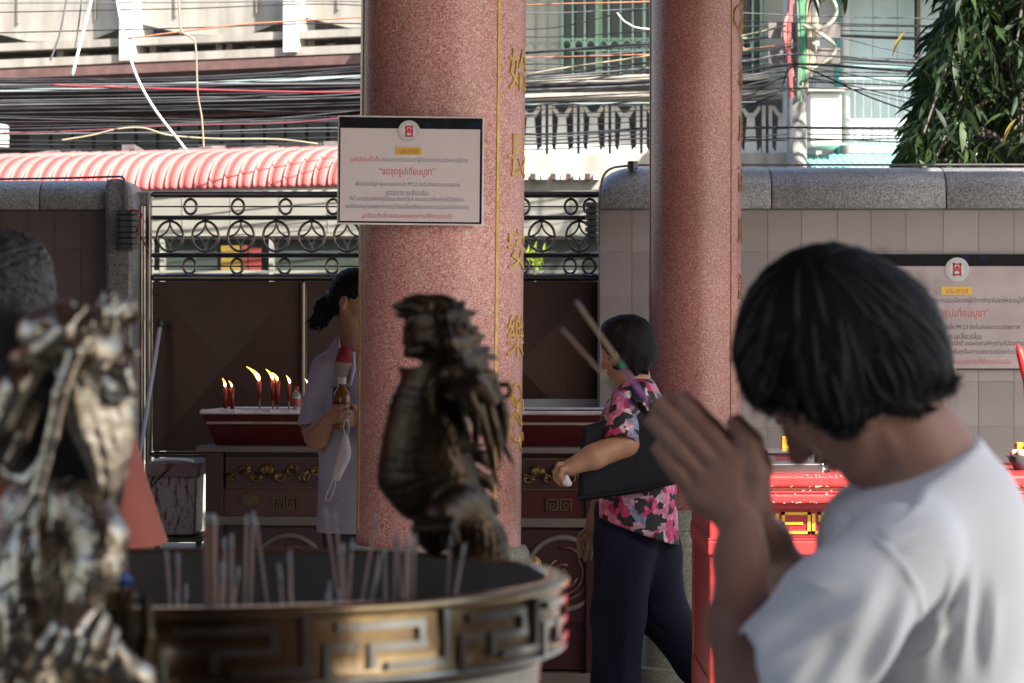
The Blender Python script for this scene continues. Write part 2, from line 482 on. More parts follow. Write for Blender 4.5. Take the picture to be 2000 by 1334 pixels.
# left boundary wall with granite end post
t = thing('boundary_wall', (-3.2, YW, 0), 'dark tiled boundary wall with granite coping beside the steel gate', 'wall')
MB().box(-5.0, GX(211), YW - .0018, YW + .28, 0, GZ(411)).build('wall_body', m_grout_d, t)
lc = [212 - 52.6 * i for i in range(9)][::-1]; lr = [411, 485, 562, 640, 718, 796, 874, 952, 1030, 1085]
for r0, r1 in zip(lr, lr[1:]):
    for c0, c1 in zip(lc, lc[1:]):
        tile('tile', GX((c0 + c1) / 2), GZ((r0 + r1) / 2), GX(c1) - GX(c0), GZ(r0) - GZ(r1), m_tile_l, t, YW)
for a, b in ((-380, -100), (-100, 80), (80, 214)):
    coping('coping_stone', GX(a), GX(b), GZ(411), t, YW, h=.148)
poly = [(GX(211), 0), (GX(211), GZ(352)), (GX(240), GZ(350)), (GX(252), GZ(356)), (GX(261), GZ(368)), (GX(265), GZ(388)), (GX(265), 0)]
MB().prism(poly, YW - .10, YW + .32).build('end_post', m_gran, t, bevel=.02)
cp = [P(-100, 351, YW - .05), P(120, 348, YW - .05), P(225, 345, YW - .06), P(240, 347, YW - .11), P(243, 360, YW - .115), P(244, 412, YW - .115)]
tag(MB().tube(spline(cp, 5), .0055, 6).build('conduit_pipe', MATS['conduit']), 'thin dark conduit along the dark wall, turning down to the ribbed black box', 'pipe')

m_rib = M('ribbed_black', (.035, .035, .036), .45, rgb2=(.05, .05, .05), scale=4)
def ribbed_box(px0, px1, py0, py1, Y, label):
    t = thing('ribbed_box', P((px0 + px1) / 2, py1, Y), label, 'box', 'ribbed boxes on the gate posts')
    a, b = P(px0, py0, Y), P(px1, py1, Y)
    cx = (a.x + b.x) / 2; w = (b.x - a.x) / 2
    MB().box(a.x + .012, b.x - .012, Y - .02, Y + .1, b.z + .01, a.z).build('housing', m_black, t, bevel=.01)
    n = 7
    for i in range(n):
        z1 = a.z - (a.z - b.z) * i / n; z0 = a.z - (a.z - b.z) * (i + .72) / n
        pts = [(cx - w, Y + .02), (cx - w * .92, Y - .035), (cx - w * .5, Y - .05), (cx + w * .5, Y - .05), (cx + w * .92, Y - .035), (cx + w, Y + .02)]
        mb = MB(); mb.add([(x, y, z) for z in (z0, z1) for x, y in pts], [tuple(range(6)), tuple(range(11, 5, -1))] + [(j, j + 1, j + 7, j + 6) for j in range(5)] + [(5, 0, 6, 11)])
        mb.build('rib', m_rib, t)
ribbed_box(227, 272, 411, 490, YW - .13, 'ribbed black box fixed to the granite end post left of the gate')
ribbed_box(1143, 1171, 396, 480, YW - .05, 'ribbed black box at the gate end of the grey tiled wall')
wr = M('red_wire', (.25, .02, .03), .5)
tag(MB().tube(spline([P(246, 414, 13.08), P(262, 410, 13.06), P(276, 418, 13.1), P(270, 450, 13.08), P(280, 470, 13.08), P(290, 492, 13.1)], 5), .0045, 6).build('loose_wire', wr), 'dark red wire drooping beside the ribbed black box', 'wire')

# ---------------------------------------------------------------- steel gate
YG = 13.42
def G(px, py, d=0.): return P(px, py, YG) + Vector((0, d, 0))
gate = thing('steel_gate', (GX(730, YG), YG, 0), 'brown stainless steel gate with rows of rings above dark sheet panels', 'gate')
def gx(px): return GX(px, YG)
def gz(py): return GZ(py, YG)
for a, b in ((270, 281), (285, 296)):
    MB().box(gx(a), gx(b), YG - .03, YG + .03, .0, gz(376 if a > 280 else 380)).build('gate_post', m_steel, gate, bevel=.008)
MB().box(gx(266), gx(294), YG - .036, YG + .036, gz(402), gz(375)).build('post_cap', m_gran, gate, bevel=.008)
GR = 1170
def rail(y0, y1, xa=296, xb=GR, d=.032, n='rail'):
    MB().box(gx(xa), gx(xb), YG - d, YG + d, gz(y1), gz(y0)).build(n, m_steel, gate, bevel=.012)
for a, b in ((374, 386), (421, 429.5), (494, 503.5), (536, 549)): rail(a, b)
for y in (403.5, 520): rail(y - 1.5, y + 1.5, d=.005, n='thin_rod')
rail(882, 893)
MB().box(gx(587), gx(597), YG - .031, YG + .031, gz(882), gz(549)).build('mullion', m_steel, gate, bevel=.008)
MB().box(gx(846), gx(856), YG - .031, YG + .031, gz(882), gz(549)).build('mullion', m_steel, gate, bevel=.008)
def ring_mesh(rx, rz, r, name):
    mb = MB(); mb.tube([(rx * math.cos(a), 0, rz * math.sin(a)) for a in [2 * math.pi * i / 32 for i in range(32)]], r, 8, closed=True)
    me = mb.mesh(name, smooth=True); me.materials.append(m_steel); return me
k_ = YG / FPX
small = ring_mesh(12 * k_, 14.5 * k_, 2.6 * k_, 'small_ring')
big = ring_mesh(25.5 * k_, 29.5 * k_, 2.6 * k_, 'large_ring')
mb = MB()
for q in range(4):
    a0 = q * math.pi / 2 + math.pi / 4
    cx, cz = 25.5 * k_ * math.cos(a0) * 1.40, 29.5 * k_ * math.sin(a0) * 1.40
    pts = []
    for i in range(13):
        a = a0 + math.pi + (i / 12 - .5) * math.pi / 2 * 1.02
        pts.append((cx + 25.5 * k_ * math.cos(a), 0, cz + 29.5 * k_ * math.sin(a)))
    mb.tube(pts, 1.9 * k_, 6)
petal = mb.mesh('petal_arcs', smooth=True); petal.materials.append(m_steel)
for i in range(9):
    for py in (403.5, 520):
        px = (372 if py < 450 else 370) + 92.9 * i
        if i == 8: px = 1058 if False else px
        link_mesh('small_ring', small, None, gate, G(px, py) - wloc(gate))
link_mesh('small_ring', small, None, gate, G(1152, 403.5) - wloc(gate)); link_mesh('small_ring', small, None, gate, G(1150, 520) - wloc(gate))
for i in range(12):
    px = 332 + 69.2 * i if i < 10 else (1058 if i == 10 else 1131)
    if i == 9: px = 985
    r_ = link_mesh('large_ring', big, None, gate, G(px, 461.5) - wloc(gate))
    link_mesh('petal_arcs', petal, None, r_)
def pyramid(px0, px1, py0, py1, depth=.022):
    a, b = G(px0, py0), G(px1, py1); c = (a + b) / 2; y = YG + .012
    mb = MB(); vs = [(a.x, y, b.z), (b.x, y, b.z), (b.x, y, a.z), (a.x, y, a.z), (c.x, y - depth, c.z)]
    vs += [(p[0], y + .012, p[2]) for p in vs[:4]]
    mb.add(vs, [(0, 1, 4), (1, 2, 4), (2, 3, 4), (3, 0, 4), (5, 6, 7, 8), (0, 1, 6, 5), (1, 2, 7, 6), (2, 3, 8, 7), (3, 0, 5, 8)])
    mb.build('sheet_panel', m_gatesheet, gate)
for a, b in ((297, 586), (598, 845), (857, 1168)): pyramid(a, b, 550, 881)
MB().box(gx(1020), gx(1166), YG - .045, YG - .035, gz(826), gz(779)).build('kick_plate', M('dull_steel', (.40, .42, .46), .5, .7), gate)
# bolt and hinges on the posts
for y in (640, 742, 790, 850):
    MB().box(gx(263), gx(273), YG - .06, YG - .028, gz(y + 6), gz(y)).build('hinge', m_steel, gate, bevel=.003)
tag(MB().box(gx(200), gx(1180), YG - .2, YG + .3, -.05, .004).build('threshold', m_gran), kind='structure')

# ---------------------------------------------------------------- red granite columns
m_red = granite('red_granite', [(.30, (.43, .185, .165)), (.30, (.49, .26, .235)), (.20, (.56, .34, .315)), (.14, (.33, .10, .09)), (.06, (.64, .47, .44))], 235, .36, 1.3, .30)
m_green = granite('green_granite', [(.3, (.20, .22, .19)), (.3, (.27, .29, .25)), (.2, (.34, .35, .31)), (.1, (.12, .13, .12)), (.1, (.40, .39, .32))], 260, .45, 3, .2)
m_gold = M('gilt_paint', (.62, .43, .12), .45, .35, rgb2=(.45, .28, .07), scale=30)
m_gold2 = M('gilt_bright', (.75, .52, .15), .35, .5, rgb2=(.6, .36, .09), scale=30)
def column(px_base, Y, Rc, zbase, lean, label, chars, linea, chara, mi, big, m_red, m_gold):
    X = (px_base - 1000) / FPX * Y
    t = thing('granite_column', (X, Y, 0), label, 'column', 'red granite columns of the pavilion')
    t.rotation_euler = (0, R(lean), 0)
    MB().lathe([(Rc, zbase - .01), (Rc, 3.82)], X, Y, 96).build('shaft', m_red, t, smooth=True).modifiers.new('e', 'EDGE_SPLIT')
    if big:
        prof = [(Rc + .055, 0), (Rc + .055, .30), (Rc + .03, .33), (Rc + .03, .60), (Rc + .045, .63), (Rc + .06, zbase - .075), (Rc + .052, zbase - .055), (Rc + .028, zbase - .046), (Rc + .03, zbase - .025), (Rc + .018, zbase - .004), (Rc - .005, zbase)]
        MB().lathe(prof, X, Y, 96).build('pedestal', m_green, t, smooth=True)
        for i in range(26):
            a = 2 * math.pi * (i + .5) / 26
            b = Blob(.005); c = np.array((X + (Rc + .05) * math.cos(a), Y + (Rc + .05) * math.sin(a), zbase - .068))
            mb = MB(); mb.lathe([(.004, 0), (.02, .004), (.022, .012), (.015, .02), (.003, .024)], 0, 0, 10)
            q = Vector((math.cos(a), math.sin(a), .3)).to_track_quat('Z', 'Y').to_matrix()
            mb.xf(lambda v: q @ v + Vector(c)); mb.build('gilt_stud', m_gold2, t, smooth=True)
    else:
        prof = [(Rc + .075, 0), (Rc + .075, .06), (Rc + .045, .07), (Rc + .045, .235), (Rc + .06, .245), (Rc + .055, .26), (Rc + .022, .27), (Rc + .022, zbase - .09), (Rc + .03, zbase - .085), (Rc + .03, zbase - .01), (Rc + .012, zbase)]
        MB().lathe(prof, X, Y, 96).build('pedestal', m_green, t, smooth=True).modifiers.new('e', 'EDGE_SPLIT')
        for i in range(12):
            a = R(-61) + 2 * math.pi * i / 12
            c = Vector((X + (Rc + .03) * math.cos(a), Y + (Rc + .03) * math.sin(a), zbase - .052))
            mb = MB(); mb.lathe([(.013, 0), (.016, .004), (.013, .011), (.003, .015)], 0, 0, 12)
            q = Vector((math.cos(a), math.sin(a), 0)).to_track_quat('Z', 'Y').to_matrix()
            mb.xf(lambda v: q @ v + c); mb.build('gilt_stud', m_gold2, t, smooth=True)

    def wrap(mb, ang, z, name, mat, proud=.0025):
        def f(v):
            a = ang + v.x / Rc; r = Rc + proud - v.y
            return Vector((X + r * math.sin(a), Y - r * math.cos(a), z + v.z))
        return mb.xf(f).build(name, mat, t)
    for la in linea:
        mb = MB()
        for i in range(20): mb.box(-.0055 * (Rc / .287), .0055 * (Rc / .287), -.001, .003, zbase + .05 + i * .15, zbase + .05 + (i + 1) * .15)
        wrap(mb, R(la), 0, 'gilt_line', m_gold)
    for ch, z, hh in chars:
        if ch == '~':
            mb = MB()
            for (cx, cz, rr) in ((0, 0, .05), (.05, .05, .045), (-.05, .06, .05), (.0, .11, .04), (.06, -.05, .03)):
                mb.tube([(cx + rr * math.cos(a), 0, cz + rr * math.sin(a)) for a in [i * .35 for i in range(15)]], .006, 5)
            wrap(mb, R(chara), z, 'gilt_scroll', m_gold, .001)
        else:
            wrap(text_mb(ch, height=hh, width=hh * 1.05, depth=.002), R(chara), z, 'lettering', m_gold, .003)
    return t
Zc = lambda py, Y=9.66: EYE - (py - 667) / FPX * Y
column(852.5, 9.92, .2872, .765, .54, 'thick red granite column with gilt Chinese characters and a notice hung on it',
       [('始', Zc(127), .145), ('長', Zc(297), .15), ('安', Zc(483), .14), ('樂', Zc(655), .145), ('~', Zc(835), .2)], [42.5, -73], 68, 0, True, m_red, m_gold)
Zd = lambda py: EYE - (py - 667) / FPX * 12.3
column(1356, 12.4, .2005, .745, .12, 'slimmer red granite column on a green stone drum beside the woman in white',
       [('~', Zd(60), .2), ('和', Zd(150), .11), ('風', Zd(250), .11), ('雨', Zd(350), .11), ('順', Zd(450), .11), ('調', Zd(560), .11)], [47, -80], 79, 0, False, granite('red_granite_dark', [(.32, (.33, .115, .10)), (.28, (.39, .18, .16)), (.20, (.45, .26, .24)), (.15, (.24, .065, .06)), (.05, (.50, .36, .34))], 290, .32, 1.4, .30), M('gilt_worn', (.36, .23, .08), .5, .3, rgb2=(.26, .13, .06), scale=30))

# ---------------------------------------------------------------- notices
m_white = M('white_edge', (.72, .70, .68), .5)
m_paper = M('notice_paper', (.60, .53, .545), .35, rgb2=(.565, .50, .515), scale=5)
m_paper_d = M('notice_paper_aged', (.40, .335, .345), .38, rgb2=(.33, .27, .28), scale=7)
m_hdr = M('notice_header', (.006, .006, .007), .55, spec=.15, rgb2=(.008, .014, .035), scale=14, lo=.36, hi=.44)
m_txr = M('text_red', (.55, .05, .09), .5); m_txb = M('text_blue', (.20, .20, .32), .5, scale=3)
m_txk = M('text_dark', (.035, .03, .045), .5); m_yel = M('notice_yellow', (.72, .47, .06), .45)
m_logo = M('logo_white', (.70, .67, .67), .4); m_logob = M('logo_grey', (.33, .36, .42), .5)
LINES = [  # text, centre x, centre y, width (fractions of the panel), material
    ('ประกาศ', .487, .315, .125, 'r'),
    ('มูลนิธิป่อเต็กตึ๊ง', .186, .403, .205, 'r'), ('ใคร่ขอความร่วมมือจากผู้มีจิตศรัทธาในองค์หลวงปู่ไต้ฮง', .598, .403, .60, 'b'),
    ('“งดจุดธูปเทียนบูชา”', .475, .517, .39, 'r'),
    ('เพื่อช่วยลดปัญหาฝุ่นละอองขนาดเล็ก PM 2.5 ซึ่งเริ่มส่งผลกระทบต่อสุขภาพ', .48, .634, .73, 'b'),
    ('ของประชาชน และสิ่งแวดล้อม', .476, .707, .30, 'b'),
    ('ทั้งนี้ ขอบารมีองค์หลวงปู่ไต้ฮงและสิ่งศักดิ์สิทธิ์ จงดลบันดาลให้ทุกท่านที่มีจิตศรัทธา', .475, .775, .80, 'b'),
    ('และตั้งจิตอธิษฐานขอพรจากหลวงปู่ไต้ฮงจงสัมฤทธิ์ผลตามเจตนารมณ์ของท่านด้วยเทอญ', .478, .847, .86, 'b'),
    ('มูลนิธิป่อเต็กตึ๊ง ขอขอบพระคุณทุกท่านที่ให้ความร่วมมือ', .478, .935, .63, 'r')]
def notice(cx, Y, cz, w, h, rot, label, framed, paper, blue):
    t = thing('notice_board', (cx, Y, cz - h / 2), label, 'sign')
    def fx(u): return cx - w / 2 + u * w
    def fz(v): return cz + h / 2 - v * h
    if framed:
        MB().box(fx(-.012), fx(1.012), Y, Y + .02, fz(1.016), fz(-.016)).build('frame', m_white, t, bevel=.002)
        MB().box(fx(0), fx(1), Y - .004, Y, fz(1), fz(0)).build('border', m_hdr, t)
        MB().box(fx(.008), fx(.984), Y - .007, Y - .0041, fz(.985), fz(.105)).build('paper', paper, t)
    else:
        MB().box(fx(0), fx(1), Y - .004, Y + .002, fz(1), fz(0)).build('border', m_hdr, t)
        MB().box(fx(.004), fx(.996), Y - .007, Y - .0041, fz(.99), fz(.105)).build('paper', paper, t)
    lr_ = h * .103
    lx, lz = fx(.487), fz(.13)
    if not framed: lx, lz = fx(.487), fz(.133)
    def disc(r, y0, y1, name, mat, hole=0):
        mb = MB(); n = 40
        if hole:
            mb.tube([(lx + r * math.cos(a), y0, lz + r * math.sin(a)) for a in [2 * math.pi * i / n for i in range(n)]], hole, 4, closed=True)
        else:
            mb.prism([(lx + r * math.cos(2 * math.pi * i / n), lz + r * math.sin(2 * math.pi * i / n)) for i in range(n)], y0, y1)
        return mb.build(name, mat, t)
    em = disc(lr_, Y - .010, Y - .0071, 'emblem_disc', m_logo)
    for rr, hw in ((.93, .018), (.66, .02)):
        q = disc(lr_ * rr, Y - .010, 0, 'emblem_ring', m_logob, lr_ * hw); 
    mb = MB()
    for i in range(34):
        a = 2 * math.pi * i / 34
        mb.obox((lx + lr_ * .8 * math.cos(a), Y - .0102, lz + lr_ * .8 * math.sin(a)), (lr_ * .07, .0012, lr_ * .12), Matrix.Rotation(-a - 1.57, 3, 'Y'))
    mb.build('emblem_marks', m_logob, t)
    mb = MB(); a, b = lr_ * .36, lr_ * .52; s_ = lr_ * .10
    for (u0, u1, v0, v1) in ((-a, -a + s_ * 1.6, -b, b), (a - s_ * 1.6, a, -b, b), (-a, a, b - s_ * 1.5, b), (-a, a, -b, -b + s_ * 1.5), (-s_ * .6, s_ * .6, -.05 * b, b * .6), (-a * .62, a * .62, -.30 * b, -.12 * b)):
        mb.box(lx + u0, lx + u1, Y - .0115, Y - .0101, lz + v0, lz + v1)
    for sg in (-1, 1): mb.obox((lx + sg * a * .33, Y - .0108, lz + b * .12), (s_ * 1.1, .0014, b * .8), Matrix.Rotation(sg * -.38, 3, 'Y'))
    mb.build('emblem_mark', m_txr, t)
    def fit(v):   # lines start lower on the tall-headed notice
        return v
    MB().box(fx(.397), fx(.573), Y - .0095, Y - .0071, fz(fit(.352)), fz(fit(.282))).build('yellow_label', m_yel, t)
    for i, (s_, u, v, ww, c) in enumerate(LINES):
        mb = text_mb(s_, width=ww * w, height=(.05 if i == 0 else .062 if i != 3 else .098) * h, depth=0)
        yy = Y - (.0099 if i == 0 else .0075)
        mb.xf(lambda p: Vector((fx(u) + p.x, yy, fz(fit(v)) + p.z)))
        mb.build('lettering', m_txr if c == 'r' else blue, t)
    t.rotation_euler = rot
    return t
YS = 9.585
notice((801 - 1000) / FPX * YS, YS, EYE - (333 - 667) / FPX * YS, 279 / FPX * YS, 206 / FPX * YS, (0, R(.55), R(2)), 'framed Thai notice with black header hung on the thick red column', True, m_paper, m_txb)
notice((1875 - 1000) / FPX * 13.2, 13.225, EYE - (609 - 667) / FPX * 13.2, 344 / FPX * 13.2, 226 / FPX * 13.2, (0, 0, 0), 'unframed Thai notice with black header fixed to the grey tiled wall', False, m_paper_d, m_txk)
# small white box on the wall
t = thing('switch_box', P(1856, 738, 13.2), 'small cream switch box on the tiles below the wall notice', 'switch')
a, b = P(1846, 711, 13.2), P(1867, 737, 13.2)
MB().box(a.x, b.x, 13.19, 13.24, b.z, a.z).build('cover', M('cream_plastic', (.62, .58, .46), .4), t, bevel=.004)
MB().box(a.x + .012, b.x - .012, 13.183, 13.19, b.z + .018, a.z - .012).build('rocker', M('ivory_plastic', (.70, .66, .56), .35), t)
MB().tube([P(1850, 738, 13.22), P(1849, 760, 13.22)], .006, 6).build('wire_stub', m_black, t)
# ---------------------------------------------------------------- the street beyond the wall
class Frame:
    """A facade turned about the vertical: u along it, w back from it."""
    def __init__(s, px, Y, yaw):
        s.c, s.s = math.cos(R(yaw)), math.sin(R(yaw)); s.o = P(px, 667, Y)
    def pt(s, px, py, w=0.):
        k = (px - 1000) / FPX; u = (k * s.o.y - s.o.x) / (s.c + k * s.s)
        Y = s.o.y - u * s.s
        return P(px, py, Y) + Vector((s.s, s.c, 0)) * w
    def slab(s, mb, pts, w0, w1):
        f = [s.pt(x, y) + Vector((s.s, s.c, 0)) * w0 for x, y in pts]; d = Vector((s.s, s.c, 0)) * (w1 - w0)
        n = len(f); vs = f + [p + d for p in f]
        return mb.add(vs, [tuple(range(n)), tuple(reversed(range(n, 2 * n)))] + [(i, i + n, (i + 1) % n + n, (i + 1) % n) for i in range(n)])
    def rect(s, mb, x0, x1, yl0, yl1, sl, w0, w1):
        """from (x0) to (x1); yl0/yl1 top and bottom at x=0, sl = rise per px."""
        return s.slab(mb, [(x0, yl0 + sl * x0), (x1, yl0 + sl * x1), (x1, yl1 + sl * x1), (x0, yl1 + sl * x0)], w0, w1)

m_conc = M('weathered_concrete', (.37, .345, .305), .85, rgb2=(.25, .23, .20), scale=2.5, bump=.3, stretch=(3, 3, .5))
m_brown = M('brown_painted_eave', (.16, .085, .075), .8, rgb2=(.10, .055, .05), scale=6, bump=.4)
m_shop = M('dark_shop', (.065, .035, .035), .6, rgb2=(.045, .025, .025), scale=2)
m_wing = M('dull_glass', (.05, .055, .05), .2, rgb2=(.035, .04, .038), scale=2)
m_paint = M('cream_paint', (.50, .48, .40), .7, rgb2=(.43, .41, .34), scale=2)
m_whitep = M('white_paint', (.60, .59, .565), .6, rgb2=(.46, .45, .43), scale=3)

F1 = Frame(0, 26, 20); SL = -.042
bl = thing('concrete_building', F1.pt(250, 1050), 'weathered concrete building with pointed sun panels above a brown eave', 'building')
for x in (-49, 256, 575, 880):
    mb = MB(); F1.rect(mb, x - 11, x + 13, -330, 131 if x < 400 else 128, SL, -.12, .3); mb.build('pillar', m_conc if x < 100 else m_whitep, bl)
xs = [-360, -49, 256, 575, 890]
for a, b in zip(xs, xs[1:]):
    mb = MB(); m_ = (a + b) / 2
    pts = [(a, -330), (b, -330), (b, 53 + SL * b), (m_ + 60, 83 + SL * m_), (m_ - 60, 83 + SL * m_), (a, 53 + SL * a)]
    F1.slab(mb, pts, .08, .2); mb.build('sun_panel', m_conc, bl)
    for k in (-.25, .25):
        mb = MB(); xx = m_ + k * (b - a); F1.rect(mb, xx - 1.5, xx + 1.5, -330, 45, SL, .06, .08); mb.build('joint_strip', M('joint', (.25, .23, .2), .9), bl)
mb = MB(); F1.rect(mb, -420, 900, 86, 101, SL, -.05, .4); mb.build('beam', m_conc, bl)
mb = MB(); F1.rect(mb, -420, 900, 118, 134, SL, -.06, .4); mb.build('sill', m_conc, bl)
mb = MB(); F1.rect(mb, -420, 900, 80, 135, SL, .9, 1.1); mb.build('inner_wall', M('inner_paint', (.30, .27, .20), .8), bl)
for x in (98, 280, 410, 430, 590, 760):
    mb = MB(); F1.rect(mb, x, x + 12, 95, 125, SL, .12, .6); mb.build('baluster_block', m_conc, bl)
mb = MB(); F1.rect(mb, -420, 900, -330, 90, SL, .85, 1.0); mb.build('upper_wall', m_conc, bl)
mb = MB(); F1.rect(mb, -420, 900, 145, 162, SL, -.35, .6); mb.build('eave', m_brown, bl)
mb = MB(); F1.rect(mb, -420, 900, 154, 360, SL, 1.2, 1.4); mb.build('shop_wall', m_shop, bl)
mb = MB(); F1.rect(mb, -420, 900, 222, 228, SL, .9, 1.2); mb.build('lintel', m_brown, bl)
x = -60
while x < 720:
    mb = MB(); F1.rect(mb, x, x + 40, 229, 300, SL, 1.1, 1.14); mb.build('window_pane', m_wing, bl)
    mb = MB(); F1.rect(mb, x + 40, x + 43, 229, 300, SL, 1.06, 1.18); mb.build('window_frame', M('frame_grey', (.16, .16, .15), .6), bl)
    x += 43
mb = MB(); F1.rect(mb, -420, 900, 300, 1080, SL, .3, 1.1); mb.build('lower_wall', M('dim_plaster', (.22, .19, .17), .8), bl)

# small white unit and its wire grid at the left edge
t = thing('air_conditioner', F1.pt(60, 310), 'sunlit white box unit behind wire mesh under the brown eave', 'air conditioner')
mb = MB(); F1.slab(mb, [(-60, 262), (118, 258), (118, 302), (-60, 306)], -1.5, -.9); mb.build('casing', m_whitep, t, bevel=.02)
for x in (70, 92, 108):
    mb = MB(); F1.slab(mb, [(x, 259), (x + 3, 259), (x + 3, 303), (x, 303)], -1.53, -1.5); mb.build('slot', M('slot_grey', (.3, .3, .3), .6), t)
mb = MB()
for i in range(11): mb.tube([F1.pt(-60 + i * 14, 252, -1.8), F1.pt(-70 + i * 14, 306, -1.8)], .006, 4)
for i in range(5): mb.tube([F1.pt(-70, 258 + i * 11, -1.8), F1.pt(88, 256 + i * 11, -1.8)], .006, 4)
tag(mb.build('wire_mesh', M('dark_wire', (.05, .05, .05), .6)), 'dark wire mesh panel in front of the white box unit', 'mesh')
tag(MB().tube([F1.pt(-20, 252, -2), F1.pt(50, 232, -2), F1.pt(88, 222, -2)], .03, 5).build('roof_ladder', M('alu', (.5, .5, .5), .4, .7)), 'pale metal ladder rail slanting above the white box unit', 'ladder')

# red arched awning
F2 = Frame(0, 17.4, 19)
aw = thing('shop_awning', F2.pt(250, 1050), 'sunlit red corrugated awning with rounded front above the shop', 'awning')
m_aw = M('red_sheet', (.64, .20, .185), .5, rgb2=(.50, .15, .14), scale=1.6, spec=.35, rand=.08)
pts = F2.pt(0, 374), F2.pt(700, 362)
ux = Vector((F2.c, -F2.s, 0)); wx = Vector((F2.s, F2.c, 0)); oz = F2.pt(300, 371)
step = 29.3 / FPX * 17.2 / F2.c * 1.0
H = .245; Dp = .42
def awning_panel(u0):
    mb = MB(); prof = []
    for i in range(17):
        a = i / 16 * 1.45; prof.append((Dp * (1 - math.cos(a)), H * math.sin(a) / math.sin(1.45)))
    prof.append((Dp + .25, H + .03))
    cross = [(0, 0), (.80, 0), (.83, .014), (.88, .022), (.93, .014), (.96, 0), (1.0, 0)]
    vs = []; m_ = len(cross)
    for w_, z_ in prof:
        for c, hgt in cross:
            vs.append(oz + ux * (u0 + c * step) + wx * (w_ - hgt * .8) + Vector((0, 0, z_ + hgt * .6)))
    fs = [(i * m_ + j, i * m_ + j + 1, (i + 1) * m_ + j + 1, (i + 1) * m_ + j) for i in range(len(prof) - 1) for j in range(m_ - 1)]
    mb.add(vs, fs); o = mb.build('sheet_rib', m_aw, aw)
    o.data.polygons.foreach_set('use_smooth', [True] * len(o.data.polygons)); es = o.modifiers.new('e', 'EDGE_SPLIT'); es.split_angle = R(22)
    sm = o.modifiers.new('thick', 'SOLIDIFY'); sm.thickness = .004
NA = 19
for i in range(-16, NA): awning_panel(i * step)
mb = MB(); 
a = oz + ux * (-16 * step); b = oz + ux * (NA * step)
for p, q in ((a, b),): mb.add([p + Vector((0, 0, -.035)) + wx * .01, q + Vector((0, 0, -.035)) + wx * .01, q + Vector((0, 0, -.0)) + wx * .01, p + wx * .01,
                               p + Vector((0, 0, -.035)) + wx * .05, q + Vector((0, 0, -.035)) + wx * .05, q + wx * .05, p + wx * .05], [(0, 1, 2, 3), (4, 5, 6, 7), (0, 1, 5, 4), (3, 2, 6, 7)])
mb.build('edge_strip', M('beige_strip', (.5, .46, .38), .6), aw)
# dusty tiled eave just above the awning
te = thing('tiled_eave', F2.pt(250, 300), 'dusty strip of broken grey tiles and cable clutter along the awning top', 'eave')
m_dt = M('dusty_tile', (.20, .165, .16), .9, rgb2=(.10, .08, .08), scale=8, rand=.3)
for i in range(36):
    u = -16 * step + i * step * .95
    c = oz + ux * u + wx * (Dp + .62 + random.uniform(-.05, .05)) + Vector((0, 0, H + .03 + random.uniform(-.02, .03)))
    mb = MB(); mb.obox(c, (step * .92, .22, random.uniform(.03, .07)), Matrix.Rotation(R(-19) + random.uniform(-.1, .1), 3, 'Z') @ Matrix.Rotation(random.uniform(-.2, .2), 3, 'X')); mb.build('roof_tile', m_dt, te)

# shop behind the gate
F3 = Frame(300, 19.2, 4)
sh = thing('shop_building', F3.pt(500, 1050), 'pale cream shop front with dark glass seen through the gate rings', 'building')
mb = MB(); F3.slab(mb, [(100, 377), (1190, 372), (1190, 466), (100, 466)], 0, .2); mb.build('fascia', M('shop_cream', (.19, .182, .155), .7, rgb2=(.21, .20, .17)), sh)
for x in (356, 450, 545, 640, 735, 830, 925, 1020, 1115):
    mb = MB(); F3.slab(mb, [(x, 378), (x + 2.5, 378), (x + 2.5, 458), (x, 458)], -.006, 0); mb.build('panel_joint', M('panel_line', (.25, .24, .2), .8), sh)
mb = MB(); F3.slab(mb, [(100, 457), (1190, 457), (1190, 461), (100, 461)], -.02, 0); mb.build('panel_joint', MATS['panel_line'], sh)
m_frame = M('white_frame', (.26, .255, .22), .6)
for x0, x1 in ((300, 313), (322, 525), (534, 742), (750, 950), (958, 1180)):
    mb = MB(); F3.slab(mb, [(x0, 467), (x1, 467), (x1, 900), (x0, 900)], .06, .1); mb.build('glass_pane', M('shop_glass', (.05, .062, .05), .25, rgb2=(.035, .045, .04), scale=1.5), sh)
for x in (292, 313, 526, 742, 950):
    mb = MB(); F3.slab(mb, [(x, 467), (x + 8, 467), (x + 8, 1050), (x, 1050)], -.02, .1); mb.build('mullion', m_frame, sh)
mb = MB(); F3.slab(mb, [(100, 528), (1190, 528), (1190, 534), (100, 534)], -.015, .06); mb.build('transom', m_frame, sh)
mb = MB(); F3.slab(mb, [(100, 900), (1190, 900), (1190, 1060), (100, 1060)], .0, .1); mb.build('plinth', m_paint, sh)
for (x0, x1, y0, y1, c, lb) in ((430, 468, 479, 530, (.20, .13, .012), 'yellow paper poster on the dark shop glass behind the gate'),
                                (470, 482, 478, 528, (.15, .025, .01), 'narrow orange red poster strip beside the yellow poster'),
                                (484, 509, 484, 528, (.17, .02, .014), 'wide red paper poster on the dark shop glass')):
    mb = MB(); F3.slab(mb, [(x0, y0), (x1, y0), (x1, y1), (x0, y1)], .03, .05)
    tag(mb.build('poster', M('poster_%d' % x0, c, .6, rgb2=tuple(q * .8 for q in c), scale=8)), lb, 'poster')
lf = MB(); random.seed(3)
for i in range(26):
    c = F3.pt(1052 + random.gauss(0, 9), 522 + random.gauss(0, 8), -.4); a = Vector((random.uniform(-.06, .06), 0, random.uniform(.03, .12)))
    lf.add([c, c + a * .5 + Vector((.012, -.01, 0)), c + a, c + a * .5 - Vector((.012, .01, 0))], [(0, 1, 2, 3)])
pl = thing('street_plant', F3.pt(1052, 1040, -.4), 'sunlit yellow green plant seen through the gate beside the thick column', 'plant')
